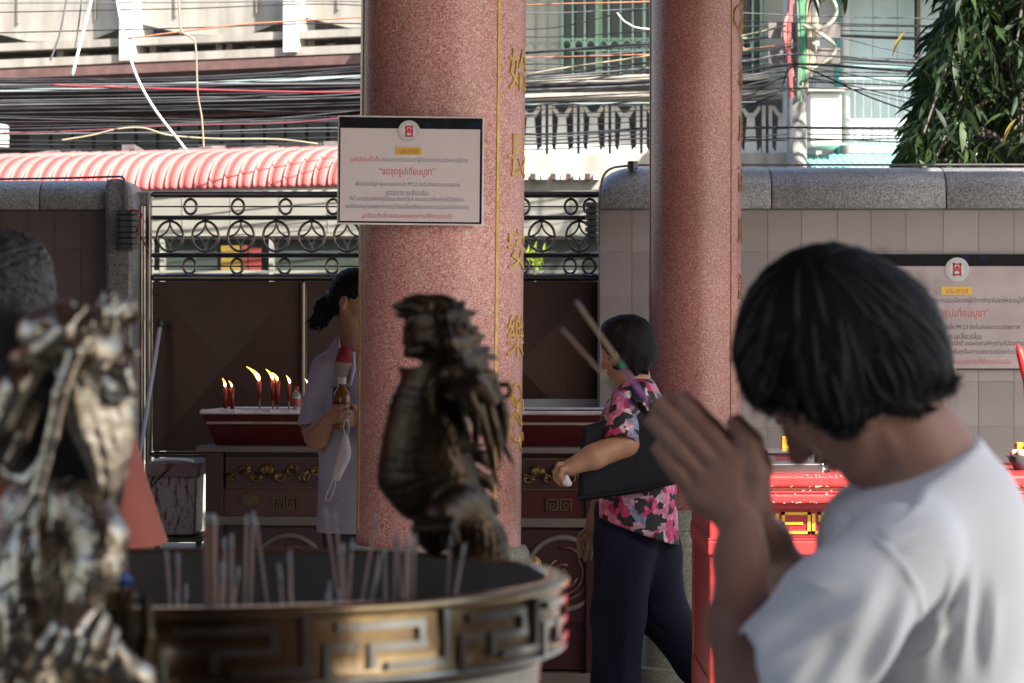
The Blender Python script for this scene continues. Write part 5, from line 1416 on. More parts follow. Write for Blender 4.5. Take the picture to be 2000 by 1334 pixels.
# incense held between her palms
m_st_t = M('stick_tan', (.60, .41, .27), .6, rgb2=(.52, .33, .21), scale=30); m_st_b = M('stick_brown', (.24, .11, .08), .6)
m_foil = [M('foil_green', (.10, .34, .16), .3, .4), M('foil_purple', (.36, .10, .46), .3, .4, rgb2=(.45, .2, .42), scale=60), M('foil_gold', (.42, .36, .10), .3, .5)]
def held(a, e, r, label, foil, d0, d1, blur=0.):
    A0, E0 = W(*a, d0), W(*e, d1); t = thing('incense_stick', E0, label, 'incense stick')
    L_ = lambda q: A0.lerp(E0, q)
    MB().tube([L_(.03), L_(.42)], r, 8).build('coated_part', m_st_t, t, smooth=True)
    MB().tube([L_(0), L_(.03)], [r * .6, r * 1.1], 8).build('ash_tip', m_tip_h, t, smooth=True)
    MB().tube([L_(.42), L_(1)], r * .9, 8).build('stick', m_st_b, t, smooth=True)
    if foil:
        for (q0, q1, i) in ((.36, .42, 0), (.42, .66, 1), (.66, .72, 2), (.72, .75, 0)): MB().tube([L_(q0), L_(q1)], r * 1.12, 8).build('foil_wrap', m_foil[i], t, smooth=True)
m_tip_h = M('ash_pale', (.40, .38, .37), .95)
held((1127, 590), (1345, 905), .0020, 'thick incense stick with purple foil held in the joined hands, upper one of the pair', True, -.012, -.008)
held((1124, 588), (1350, 902), .0020, 'thick incense stick with purple foil held in the joined hands, lower one of the pair', True, -.004, -.006)
held((1097, 641), (1340, 915), .0016, 'thinner incense stick held in the joined hands, apart from the foil wrapped pair', True, .004, -.004)

# ---- woman in the flowered shirt, walking to the left
F0 = 9.9; fk = F0 / FPX
def Fp(x, y, d=0.): return P(x, y, F0 + d)
fw = thing('person', (GX(1250, F0), F0, 0), 'woman in a pink flowered shirt and navy trousers walking with a dark bag', 'person')
b = Blob(.005); hd = Head(Fp(1224, 684, .0), (-.86, .42, -.22), (-.1, .0, 1), .95); hd.skin(b)
b.chain([Fp(1232, 720, .0), Fp(1240, 775, .0), Fp(1246, 830, 0)], [34 * fk, 38 * fk, 70 * fk], .03)
b.chain([Fp(1245, 830, 0), Fp(1246, 1000, 0)], [72 * fk, 72 * fk], .03, flat=((0, 1, 0), 1.25))
b.chain([Fp(1228, 790, -.15), Fp(1222, 866, -.22), Fp(1160, 892, -.27), Fp(1116, 912, -.27)], [32 * fk, 26 * fk, 24 * fk, 16 * fk], .015)
hand(b, Fp(1118, 910, -.27), [Fp(1092, 908, -.275), Fp(1090, 917, -.275), Fp(1091, 926, -.272), Fp(1095, 934, -.268)],
     [Fp(1094, 934, -.25), Fp(1098, 941, -.25), Fp(1103, 946, -.25), Fp(1107, 948, -.25)], [Fp(1108, 915, -.285), Fp(1098, 918, -.295), Fp(1094, 928, -.295), Fp(1098, 936, -.29)], 5.2 * fk, bend=Vector((-.016, 0, -.004)))
b.chain([Fp(1236, 800, .16), Fp(1195, 920, .2), Fp(1158, 1030, .2)], [32 * fk, 24 * fk, 16 * fk], .015)
hand(b, Fp(1158, 1028, .2), [Fp(1138, 1052, .19), Fp(1146, 1056, .2), Fp(1154, 1057, .21), Fp(1161, 1055, .22)], [Fp(1131, 1088, .18), Fp(1143, 1094, .19), Fp(1153, 1092, .2), Fp(1162, 1085, .21)],
     [Fp(1150, 1035, .19), Fp(1135, 1045, .17), Fp(1130, 1060, .16), Fp(1130, 1074, .16)], 5.0 * fk)
b.build('body', m_sk2, fw); hd.eyes(fw)
b = Blob(.005); hd.e(b, (-.014, .036, 0), (.102, .093, .084), .02); hd.e(b, (-.045, -.02, 0), (.068, .07, .074), .02); b.ell(Fp(1228, 668, .005), (45 * fk, .087, 49 * fk), k=.02); b.ell(Fp(1236, 688, .01), (35 * fk, .078, 40 * fk), k=.03); b.ell(Fp(1200, 646, .01), (26 * fk, .07, 22 * fk), k=.03)
b.disp = lambda X, Y, Z: .0014 * np.sin(X * 130 + 60 * Z + 40 * Y) * np.sin(Z * 90 + 50 * Y)
for i in range(12): x = 1196 + i * 6; b.cap(Fp(x, 700, -.07 + .01 * (i > 8)), Fp(x + 3, 722 + 10 * (i > 6) + random.uniform(-4, 4), -.068), 8 * fk, 2 * fk, .008)
b.ell(Fp(1199, 700, -.075), (9 * fk, .03, 14 * fk), sub=True, k=.005)
hf = b.build('hair', m_hair, fw)
strands(hf, wloc(fw), Fp(1235, 640, 0), 1500, 5, .009, .0011, .6, 6, m_str, .3, .004)
m_flw = bpy.data.materials.new('flowered_cloth'); m_flw.use_nodes = True
def _fl():
    t = m_flw.node_tree; N = t.nodes; L = t.links; b = N['Principled BSDF']; b.inputs['Roughness'].default_value = .8
    tc = N.new('ShaderNodeTexCoord'); dn = N.new('ShaderNodeTexNoise'); dn.inputs['Scale'].default_value = 26; dn.inputs['Detail'].default_value = 3
    ad = N.new('ShaderNodeMixRGB'); ad.blend_type = 'ADD'; ad.inputs[0].default_value = .045; L.new(tc.outputs['Object'], ad.inputs[1]); L.new(tc.outputs['Object'], dn.inputs['Vector']); L.new(dn.outputs['Color'], ad.inputs[2])
    vo = N.new('ShaderNodeTexVoronoi'); vo.inputs['Scale'].default_value = 20; L.new(ad.outputs[0], vo.inputs['Vector'])
    sp = N.new('ShaderNodeSeparateColor'); L.new(vo.outputs['Color'], sp.inputs[0])
    c1 = N.new('ShaderNodeValToRGB'); c1.color_ramp.interpolation = 'CONSTANT'; e = c1.color_ramp.elements
    cols = [(.0, (.62, .06, .20)), (.30, (.72, .22, .36)), (.52, (.60, .40, .48)), (.64, (.50, .03, .12)), (.78, (.62, .58, .60)), (.88, (.22, .26, .42)), (.95, (.05, .35, .28))]
    while len(e) < len(cols): e.new(.5)
    for el, (p, c) in zip(e, cols): el.position = p; el.color = (*c, 1)
    L.new(sp.outputs[0], c1.inputs[0])
    # petals: rings inside each flower
    v2 = N.new('ShaderNodeTexVoronoi'); v2.inputs['Scale'].default_value = 48; L.new(ad.outputs[0], v2.inputs['Vector'])
    c3 = N.new('ShaderNodeValToRGB'); c3.color_ramp.elements[0].color = (1.25, 1.25, 1.25, 1); c3.color_ramp.elements[1].color = (.62, .55, .58, 1); c3.color_ramp.elements[1].position = .6; L.new(v2.outputs['Distance'], c3.inputs[0])
    mu = N.new('ShaderNodeMixRGB'); mu.blend_type = 'MULTIPLY'; mu.inputs[0].default_value = 1; L.new(c1.outputs[0], mu.inputs[1]); L.new(c3.outputs[0], mu.inputs[2])
    # black ground between the flowers
    n2 = N.new('ShaderNodeTexNoise'); n2.inputs['Scale'].default_value = 20; n2.inputs['Detail'].default_value = 2; L.new(tc.outputs['Object'], n2.inputs['Vector'])
    c2 = N.new('ShaderNodeValToRGB'); c2.color_ramp.interpolation = 'CONSTANT'; c2.color_ramp.elements[0].color = (1, 1, 1, 1); c2.color_ramp.elements[1].color = (0, 0, 0, 1); c2.color_ramp.elements[1].position = .53; L.new(n2.outputs[0], c2.inputs[0])
    mx = N.new('ShaderNodeMixRGB'); L.new(c2.outputs[0], mx.inputs[0]); mx.inputs[1].default_value = (.012, .012, .016, 1); L.new(mu.outputs[0], mx.inputs[2])
    L.new(mx.outputs[0], b.inputs['Base Color'])
_fl()
b = Blob(.005)
b.chain([Fp(1240, 772, .0), Fp(1245, 830, 0), Fp(1243, 930, 0), Fp(1241, 1075, 0)], [46 * fk, 72 * fk, 76 * fk, 86 * fk], .03, flat=((0, 1, 0), 1.3))
b.cap(Fp(1240, 785, -.08), Fp(1230, 795, -.16), 38 * fk, 36 * fk, .03); b.cap(Fp(1244, 785, .08), Fp(1240, 795, .16), 38 * fk, 36 * fk, .03)
b.chain([Fp(1228, 790, -.16), Fp(1212, 852, -.225)], [34 * fk, 36 * fk], .012); b.chain([Fp(1240, 795, .16), Fp(1215, 870, .21)], [34 * fk, 34 * fk], .012)
b.cap(Fp(1216, 846, -.22), Fp(1203, 895, -.26), 30 * fk, 34 * fk, .004, sub=True); b.cap(Fp(1216, 862, .21), Fp(1203, 910, .23), 28 * fk, 33 * fk, .004, sub=True)
b.cap(Fp(1226, 735, -.01), Fp(1236, 768, -.005), 40 * fk, 40 * fk, .005, sub=True)
b.cut(Fp(1245, 1036, 0), (-.36, 0, -1), .004)      # hem hangs lower at the back
b.cap(Fp(1212, 1075, -.2), Fp(1205, 1030, -.24), 40 * fk, 26 * fk, .02, sub=True)
for x in (1180, 1215, 1270, 1300): b.fold(Fp(x, 1050, -.15), Fp(x + 6, 950, -.15), .008 if x != 1215 else -.006, .014)
b.build('shirt', m_flw, fw)
m_navy = M('navy_cloth', (.009, .011, .030), .8, rgb2=(.006, .007, .020), spec=.2, scale=7, bump=.2, bscale=60)
b = Blob(.007)
b.chain([Fp(1222, 1000, -.02), Fp(1222, 1060, -.05), Fp(1208, 1200, -.07), Fp(1203, 1330, -.07), Fp(1205, 1470, -.06)], [62 * fk, 60 * fk, 52 * fk, 46 * fk, 42 * fk], .03)
b.chain([Fp(1255, 1010, .05), Fp(1272, 1080, .07), Fp(1292, 1195, .08), Fp(1362, 1292, .09), Fp(1450, 1400, .1)], [62 * fk, 58 * fk, 50 * fk, 44 * fk, 38 * fk], .03)
b.fold(Fp(1225, 1080, -.15), Fp(1212, 1450, -.16), .006, .016); b.fold(Fp(1190, 1100, -.14), Fp(1185, 1400, -.14), -.005, .014)
b.fold(Fp(1265, 1190, -.02), Fp(1300, 1205, .02), .012, .014); b.fold(Fp(1262, 1210, -.02), Fp(1310, 1240, .02), -.010, .012); b.fold(Fp(1280, 1100, -.02), Fp(1295, 1060, .02), .010, .012)
b.build('trousers', m_navy, fw)
for (x, y, d, up) in ((1200, 1480, -.06, 0), (1462, 1405, .1, 30)):
    b = Blob(.006); a = Fp(x + 12, y, d); b.cap(a, a + Vector((-.16, 0, -.01 if not up else -.12)), .034, .030); b.build('shoe', m_black, fw)
m_bag = M('dark_bag', (.006, .007, .011), .7, rgb2=(.009, .010, .016), spec=.2, scale=4, bump=.25, bscale=30)
bg_ = thing('tote_bag', Fp(1225, 970, -.24), 'dark navy shoulder bag hanging between arm and flowered shirt', 'bag')
mb = MB(); q = [(1136, 832), (1238, 806), (1274, 800), (1298, 858), (1324, 944), (1240, 964), (1127, 979)]
fr_ = [Fp(x, y, -.19) for x, y in q]; cx = sum((p for p in fr_), Vector()) / len(fr_)
rings = []
for dd, sc in ((.0, .94), (-.012, 1.0), (-.035, 1.0), (-.05, .93)): rings.append([cx + (p - cx) * sc + Vector((0, dd, 0)) for p in fr_])
n = len(q); vs = [p for r_ in rings for p in r_]
mb.add(vs, [(i * n + j, i * n + (j + 1) % n, (i + 1) * n + (j + 1) % n, (i + 1) * n + j) for i in range(3) for j in range(n)] + [tuple(range(n)), tuple(3 * n + j for j in range(n))])
mb.build('bag_body', m_bag, bg_, bevel=.014)
MB().tube(spline([Fp(1127, 973, -.247), Fp(1240, 957, -.249), Fp(1322, 940, -.247)], 6), .006, 6).build('bottom_piping', m_bag, bg_)
mb = MB()
sp_ = spline([Fp(1256, 815, -.215), Fp(1248, 780, -.225), Fp(1246, 752, -.17), Fp(1252, 750, -.10), Fp(1276, 790, -.10), Fp(1290, 850, -.18)], 6)
for a, c in zip(sp_, sp_[1:]): mb.bar(a, c + (c - a) * .1, .046 if a.y < 9.71 else .036, .006)
mb.build('shoulder_strap', m_bag, bg_)
b = Blob(.004); c = Fp(1105, 940, -.272); b.ell(c, (.014, .010, .014)); b.ell(c + Vector((.010, .0, -.008)), (.012, .008, .010)); b.ell(c + Vector((.003, -.004, .012)), (.008, .006, .012))
tag(b.build('tissue', M('white_tissue', (.66, .62, .64), .9)), 'crumpled white tissue held in the walking woman\'s fist', 'tissue')

# ---- woman in lilac behind the thick column
L0 = 10.75; lk_ = L0 / FPX
def Lp(x, y, d=0.): return P(x, y, L0 + d)
lw = thing('person', (GX(700, L0), L0, 0), 'woman in a lilac shirt with swinging ponytail half hidden by the thick column', 'person')
b = Blob(.005); hd = Head(Lp(694, 588, 0), (.80, -.52, -.30), (.1, .1, 1), .96); hd.skin(b)
b.chain([Lp(692, 625, .01), Lp(694, 680, .01), Lp(700, 740, .01)], [30 * lk_, 32 * lk_, 60 * lk_], .03); b.chain([Lp(700, 740, .02), Lp(704, 960, .02)], [60 * lk_, 64 * lk_], .03, flat=((1, 0, 0), 1.25))
b.chain([Lp(646, 726, -.01), Lp(614, 838, -.05), Lp(619, 852, -.10), Lp(638, 822, -.225)], [20 * lk_, 24 * lk_, 24 * lk_, 15 * lk_], .015)
hand(b, Lp(638, 822, -.225), [Lp(652, 796, -.262), Lp(653, 806, -.264), Lp(653, 815, -.262), Lp(652, 823, -.258)], [Lp(681, 792, -.272), Lp(684, 803, -.275), Lp(683, 813, -.272), Lp(678, 822, -.268)],
     [Lp(648, 812, -.21), Lp(655, 800, -.245), Lp(662, 788, -.255), Lp(668, 780, -.25)], 5.0 * lk_, bend=Vector((0, -.022, 0)))
b.chain([Lp(760, 726, -.01), Lp(790, 842, -.05), Lp(740, 840, -.16), Lp(712, 826, -.2)], [20 * lk_, 25 * lk_, 20 * lk_, 15 * lk_], .015)
hand(b, Lp(712, 828, -.2), [Lp(694, 802, -.225), Lp(692, 811, -.225), Lp(692, 819, -.22), Lp(693, 827, -.215)], [Lp(668, 812, -.245), Lp(667, 821, -.245), Lp(667, 829, -.24), Lp(671, 836, -.235)],
     [Lp(704, 816, -.2), Lp(698, 803, -.23), Lp(690, 795, -.24), Lp(683, 790, -.245)], 5.0 * lk_, bend=Vector((0, -.014, 0)))
b.build('body', m_sk2, lw); hd.eyes(lw)
b = Blob(.005); hd.e(b, (-.018, .042, 0), (.100, .086, .084), .02); hd.e(b, (-.05, .0, 0), (.07, .075, .08), .02)
b.chain([Lp(668, 578, .05), Lp(650, 582, .05), Lp(630, 598, .05), Lp(614, 622, .05)], [18 * lk_, 16 * lk_, 15 * lk_, 6 * lk_], .015)
for (x, y) in ((600, 628), (603, 640), (608, 642), (616, 644), (626, 646), (636, 640), (644, 626)): b.chain([Lp(644, 590, .05), Lp((644 + x) / 2 + 3, 612, .05), Lp(x, y, .05)], [9 * lk_, 8 * lk_, 1.5 * lk_], .006)
hd.e(b, (.004, -.012, .08), (.024, .034, .03), .006, True)
b.disp = lambda X, Y, Z: .002 * np.sin(X * 200 + 160 * Z) + .0012 * np.sin(X * 420 + Z * 300) + 0 * Y
hl = b.build('hair', m_hair, lw)
strands(hl, wloc(lw), Lp(710, 560, -.05), 1300, 6, .012, .0011, .2, 7, m_str, .3, .02)
m_lil = M('lilac_cotton', (.38, .36, .46), .85, rgb2=(.31, .295, .385), scale=6, bump=.2, bscale=50)
b = Blob(.005)
b.chain([Lp(698, 690, .01), Lp(700, 740, .01), Lp(704, 860, .02), Lp(706, 1075, .02)], [44 * lk_, 58 * lk_, 62 * lk_, 70 * lk_], .03, flat=((1, 0, 0), 1.28))
b.cap(Lp(672, 712, 0), Lp(640, 722, -.01), 34 * lk_, 32 * lk_, .03); b.cap(Lp(730, 712, 0), Lp(768, 722, -.01), 34 * lk_, 32 * lk_, .03)
b.chain([Lp(637, 720, -.02), Lp(613, 825, -.05)], [30 * lk_, 31 * lk_], .012); b.chain([Lp(770, 720, -.02), Lp(790, 830, -.05)], [30 * lk_, 31 * lk_], .012)
b.cap(Lp(615, 820, -.05), Lp(606, 868, -.06), 27 * lk_, 31 * lk_, .004, sub=True); b.cap(Lp(789, 825, -.05), Lp(796, 868, -.06), 27 * lk_, 31 * lk_, .004, sub=True)
b.cap(Lp(690, 655, -.01), Lp(684, 700, -.12), 26 * lk_, 20 * lk_, .005, sub=True)
b.cut(Lp(700, 1040, 0), (0, 0, -1), .004)
for x, am in ((640, .008), (662, -.007), (682, .009), (655, .006)): b.fold(Lp(x + 12, 880, -.13), Lp(x, 1030, -.14), am, .014)
sh_ = b.build('shirt', m_lil, lw)
for y in (810, 870, 925, 975, 1020):
    q = Blob(.003); q.ell(Lp(667, y, -.145), (.006, .004, .006)); q.build('button', M('button_pale', (.45, .40, .38), .4), sh_)
for y0, y1, x0, x1, col_, nm in ((688, 706, 674, 672, (.28, .02, .03), 'crimson_cloth'), (712, 752, 671, 667, (.36, .29, .25), 'cream_cloth'), (758, 800, 667, 666, (.06, .055, .07), 'charcoal_cloth')):
    b = Blob(.004); b.chain([Lp(x0, y0, -.100 if y0 < 700 else -.128), Lp(x1, y1, -.128)], [14 * lk_ if y0 < 700 else 17 * lk_, 17 * lk_], .01, flat=((0, 1, 0), .55)); b.cut(Lp(x1, y1 + 4, 0), (0, 0, -1), .002); b.build('undershirt', M(nm, col_, .8), lw)
b = Blob(.004); b.chain([Lp(690, 690, -.09), Lp(690, 720, -.135), Lp(684, 752, -.15)], [4 * lk_, 5 * lk_, 3 * lk_], .005); b.build('collar', M('pale_collar', (.45, .45, .58), .8), lw)
b = Blob(.008)
for x in (674, 736): b.chain([Lp(x, 1020, .02), Lp(x - 2, 1230, .02), Lp(x - 2, 1410, .02)], [46 * lk_, 38 * lk_, 32 * lk_], .03)
b.build('trousers', m_trk, lw)
for x in (672, 734):
    b = Blob(.008); a = Lp(x, 1420, .0); a.z = .035; b.cap(a, a + Vector((.05, -.15, 0)), .035, .03); b.build('shoe', m_black, lw)
m_tea = M('tea_liquid', (.26, .11, .03), .15, rgb2=(.20, .08, .02), scale=4)
m_tea.node_tree.nodes['Principled BSDF'].inputs['Transmission Weight'].default_value = .3
bottle(Lp(668, 838, -.235), 1.0, 'bottle of brown drink with white cap held by the woman in lilac', m_tea, M('white_cap', (.60, .58, .58), .4), M('tea_label', (.10, .05, .02), .5), True)
mk = thing('face_mask', Lp(664, 905, -.28), 'white folded face mask dangling from the hand of the woman in lilac', 'mask')
m_mask = M('mask_white', (.62, .56, .57), .85, rgb2=(.57, .51, .53), scale=8)
mb = MB(); q = [(671, 846), (679, 848), (686, 880), (684, 898), (662, 940), (648, 938), (652, 915), (662, 875)]
fr_ = [Lp(x, y, -.275) for x, y in q]; cx = sum(fr_, Vector()) / len(fr_); n = len(q)
rings = [[cx + (p - cx) * s_ + Vector((0, d_, 0)) for p in fr_] for d_, s_ in ((.010, .96), (.0, 1), (-.006, .98), (-.016, .6))]
mb.add([p for r_ in rings for p in r_], [(i * n + j, i * n + (j + 1) % n, (i + 1) * n + (j + 1) % n, (i + 1) * n + j) for i in range(3) for j in range(n)] + [tuple(range(n)), tuple(3 * n + j for j in range(n))])
mb.build('mask_body', m_mask, mk, bevel=.003)
mb = MB(); mb.bar(Lp(676, 866, -.294), Lp(660, 930, -.294), .006, .004); mb.build('fold_seam', m_mask, mk)
MB().tube(spline([Lp(673, 848, -.28), Lp(671, 830, -.285), Lp(678, 815, -.285), Lp(682, 832, -.28), Lp(678, 850, -.28)], 5), .0022, 5).build('ear_loop', m_mask, mk)
MB().tube(spline([Lp(650, 938, -.28), Lp(640, 960, -.28), Lp(636, 974, -.28), Lp(644, 976, -.28), Lp(652, 958, -.28), Lp(656, 940, -.28)], 5), .0022, 5).build('ear_loop', m_mask, mk)

# ---- grey haired man in a rust red tunic, behind the near dragon
R0 = 5.2; rk = R0 / FPX
def Rp(x, y, d=0.): return P(x, y, R0 + d)
mn = thing('person', (GX(60, R0), R0, 0), 'grey haired man in a rust red tunic at the left edge', 'person')
b = Blob(.005); hd = Head(Rp(4, 580, 0), (-.80, .50, -.25), (-.1, .1, 1), .93); hd.skin(b)
b.chain([Rp(25, 640, .0), Rp(40, 700, .0)], [60 * rk, 80 * rk], .03); b.chain([Rp(40, 720, .0), Rp(110, 1000, 0)], [110 * rk, 130 * rk], .04, flat=((0, 1, 0), 1.3))
for q, (hx, hy) in ((-1, (-70, 930)), (1, (-50, 900))):
    sh0 = Rp(40, 730, q * .17); el = Rp(30, 900, q * .22); hn = Rp(hx, hy, q * .12)
    b.chain([sh0, el, hn], [.05, .042, .03], .02)
    kn = [hn + Vector((-.07, (i - 1.5) * .018, .01)) for i in range(4)]; hand(b, hn, kn, [p + Vector((-.075, 0, -.012)) for p in kn], [hn + Vector((-.01, -.03, .01)), hn + Vector((-.04, -.045, .02)), hn + Vector((-.06, -.05, .02)), hn + Vector((-.085, -.05, .015))], .010)
b.build('body', m_sk2, mn); hd.eyes(mn)
b = Blob(.004); hd.e(b, (-.014, .036, 0), (.103, .095, .085), .02); b.ell(Rp(12, 568, 0), (94 * rk, .086, 84 * rk), k=.02); b.ell(Rp(34, 600, 0), (70 * rk, .08, 58 * rk), k=.02)
hd.e(b, (.10, -.06, 0), (.085, .075, .12), .01, True); hd.e(b, (.0, -.014, .09), (.022, .036, .03), .006, True)
b.disp = lambda X, Y, Z: .0030 * np.sin(X * 150 + 9 * np.sin(Z * 60) + 50 * Y) * np.sin(Z * 130 + 60 * Y) + .0012 * np.sin(X * 520 + Z * 400) + 0 * Y
hm = b.build('hair', m_hairg, mn)
strands(hm, wloc(mn), Rp(0, 480, 0), 5200, 4, .007, .0010, .5, 8, M('grey_strand', (.16, .155, .16), .5, rgb2=(.012, .012, .012), scale=25, lo=.42, hi=.6), .7, .008)
m_rust = M('rust_cloth', (.27, .068, .046), .85, rgb2=(.21, .05, .036), scale=5, bump=.2, bscale=60)
b = Blob(.006)
b.chain([Rp(38, 690, 0), Rp(60, 770, 0), Rp(92, 900, 0), Rp(128, 1120, 0)], [86 * rk, 126 * rk, 160 * rk, 216 * rk], .04, flat=((0, 1, 0), 1.25))
for q in (-1, 1):
    b.cap(Rp(44, 725, q * .09), Rp(42, 740, q * .17), 96 * rk, 80 * rk, .04); b.cap(Rp(42, 735, q * .175), Rp(33, 850, q * .22), 78 * rk, 84 * rk, .02)
    b.cap(Rp(34, 840, q * .22), Rp(28, 930, q * .24), 68 * rk, 78 * rk, .004, sub=True)
b.cap(Rp(20, 620, 0), Rp(36, 668, 0), 82 * rk, 82 * rk, .005, sub=True)
b.cut(Rp(130, 1072, 0), (.05, 0, -1), .005)
for x in (180, 210, 240, 270, 296, 318): b.fold(Rp(x - .36 * (1065 - 800) * .7, 800, -.10), Rp(x, 1090, -.10), .011 if (x // 30) % 2 else -.011, .016, .2)
b.build('tunic', m_rust, mn)
b = Blob(.012); hp = Rp(110, 1080, 0)
for q in (-1, 1): b.chain([Vector((hp.x, hp.y + q * .09, 1.0)), Vector((hp.x - .01, hp.y + q * .09, .5)), Vector((hp.x + .02, hp.y + q * .1, .06))], [.11, .085, .065], .04)
b.build('trousers', m_trk, mn)
for q in (-1, 1):
    b = Blob(.008); b.cap(Vector((hp.x + .06, hp.y + q * .1, .036)), Vector((hp.x - .13, hp.y + q * .1, .03)), .04, .034); b.build('shoe', m_black, mn)
# ---------------------------------------------------------------- bronze incense burner with dragon handles
m_brz = M('bronze', (.42, .31, .18), .22, .95, rgb2=(.17, .115, .065), scale=5, bump=.12, bscale=25, lo=.3, hi=.62)
m_brz_e = M('rubbed_bronze', (.46, .47, .45), .22, .95, rgb2=(.27, .25, .22), scale=12)
m_ash_w = M('sooty_bronze', (.07, .055, .045), .85, .1, rgb2=(.135, .115, .10), scale=4)
m_dr = M('dragon_bronze', (.085, .056, .033), .36, .8, rgb2=(.022, .015, .011), scale=22, bump=.25, bscale=90, lo=.3, hi=.6)
m_dr2 = M('dragon_bronze_lit', (.55, .475, .375), .27, .95, rgb2=(.24, .165, .105), scale=26, bump=.3, bscale=80, lo=.28, hi=.58)  # paler copy of the dragon bronze, stronger light put into the colour
BX, BY, RB, ZR = -.378, 3.40, .437, 1.192
bu = thing('incense_burner', (BX, BY, 0), 'large round bronze incense burner with key fret band and dragon handles', 'incense burner')
HB = .088
MB().lathe([(RB - .012, ZR - HB), (RB, ZR - HB + .004), (RB + .004, ZR - HB + .012), (RB + .001, ZR - HB + .016), (RB + .003, ZR - .05), (RB, ZR - .012)], BX, BY, 128, cap=False).build('band', m_brz, bu, smooth=True)
MB().lathe([(RB - .002, ZR - .014), (RB + .008, ZR - .011), (RB + .010, ZR - .004), (RB + .004, ZR), (RB - .012, ZR + .001), (RB - .018, ZR - .004)], BX, BY, 128, cap=False).build('rim', m_brz, bu, smooth=True)
MB().lathe([(RB - .018, ZR - .004), (RB - .020, ZR - .09), (RB - .05, ZR - .16), (.20, ZR - .22), (.0, ZR - .23)], BX, BY, 96, cap=False).build('inner_wall', m_ash_w, bu, smooth=True)
MB().lathe([(.0, .70), (.16, .705), (.20, .73), (.30, .80), (.40, .92), (RB - .03, 1.03), (RB - .022, ZR - HB + .002), (RB - .012, ZR - HB)], BX, BY, 96, cap=False).build('bowl', m_brz_e, bu, smooth=True)
for k in range(3):
    a = .9 + k * 2.094; q = Vector((BX + .22 * math.cos(a), BY + .22 * math.sin(a), 0))
    b = Blob(.012); b.chain([q + Vector((0, 0, .75)), q + Vector((.05 * math.cos(a), .05 * math.sin(a), .5)), q + Vector((0, 0, .3)), q + Vector((.03 * math.cos(a), .03 * math.sin(a), .04))], [.09, .075, .05, .065], .03)
    b.build('leg', m_brz, bu)
# raised key fret: bars on the band, u in radians * RB, v in metres above the band foot
def bars(lst, a0, depth, name, mat, parent, w=.0042):
    mb = MB()
    for u0, v0, u1, v1 in lst:
        n = max(2, int(abs(u1 - u0) / .014) + 1)
        for i in range(n):
            ua, ub = u0 + (u1 - u0) * i / n, u0 + (u1 - u0) * (i + 1) / n
            if u0 == u1: ua, ub = u0 - w, u0 + w
            va, vb = (v0 - w, v0 + w) if v0 == v1 else (min(v0, v1), max(v0, v1))
            r0, r1 = RB - .002, RB + depth
            vs = []
            for r in (r0, r1):
                for u, v in ((ua, va), (ub, va), (ub, vb), (ua, vb)):
                    an = a0 + u / RB; vs.append((BX + r * math.cos(an), BY + r * math.sin(an), ZR - HB + v))
            mb.add(vs, [(3, 2, 1, 0), (4, 5, 6, 7), (0, 1, 5, 4), (1, 2, 6, 5), (2, 3, 7, 6), (3, 0, 4, 7)])
            if u0 == u1: break
    return mb.build(name, mat, parent)
NM = 16; UW = 2 * math.pi * RB / NM
for k in range(NM):
    a0 = k * 2 * math.pi / NM + .06
    bars([(0, .064, UW * .60, .064), (UW * .60, .068, UW * .60, .040), (UW * .24, .041, UW * .64, .041), (UW * .24, .045, UW * .24, .020), (UW * .80, .080, UW * .80, .018), (UW * .34, .020, UW * .84, .020), (UW * .92, .043, UW * 1.14, .043), (UW * .94, .047, UW * .94, .006)], a0, .0075, 'fret_bar', m_brz_e, bu)
for z_ in (.006, .081):
    mb = MB(); mb.tube([(BX + (RB + .003) * math.cos(a), BY + (RB + .003) * math.sin(a), ZR - HB + z_) for a in [2 * math.pi * i / 120 for i in range(120)]], .0038, 6, closed=True); mb.build('fret_rail', m_brz_e, bu, smooth=True)
# ash and incense
ab = MB(); n = 40; vs = []; fs = []
for j in range(9):
    for i in range(n):
        r = (RB - .022) * j / 8; a = 2 * math.pi * i / n; vs.append((BX + r * math.cos(a), BY + r * math.sin(a), ZR - .083 + .006 * math.sin(i * 1.7 + j * 2.1) + .004 * math.sin(j * 4.7 + i)))
for j in range(8):
    for i in range(n): fs.append((j * n + i, j * n + (i + 1) % n, (j + 1) * n + (i + 1) % n, (j + 1) * n + i))
tag(ab.add(vs, fs).build('ash_bed', M('incense_ash', (.34, .31, .30), .95, rgb2=(.22, .20, .19), scale=30, bump=.7), smooth=True), 'grey incense ash filling the bronze burner', 'ash', kind='stuff')
m_in = M('incense_brown', (.26, .155, .115), .85, rgb2=(.20, .115, .09), scale=30); m_in2 = M('incense_tan', (.44, .31, .25), .85, rgb2=(.36, .245, .20), scale=30); m_tip = M('ash_tip', (.42, .41, .42), .95)
ZA = ZR - .083
def stick(xb, xt, yt, Y, r, mat, label, group, tip=.03):
    d = Y / FPX; top = P(xt, yt, Y); bx = (xb - 1000) / FPX * Y
    yb = 1190; k = (ZA - .01 - top.z) / (P(0, yb, Y).z - top.z)
    bot = Vector((top.x + (bx - top.x) * k, Y + random.uniform(-.006, .006), ZA - .01))
    t = thing('incense_stick', bot, label, 'incense stick', group)
    q = top + (bot - top).normalized() * tip
    MB().tube([bot, q], r, 6).build('stick', mat, t, smooth=True)
    tm = (top + q) / 2 + Vector((random.uniform(-.0015, .0015), 0, 0)); MB().tube([q, tm, top], [r * 1.15, r * 1.2, r * .7], 6).build('ash_tip', m_tip, t, smooth=True)
random.seed(9)
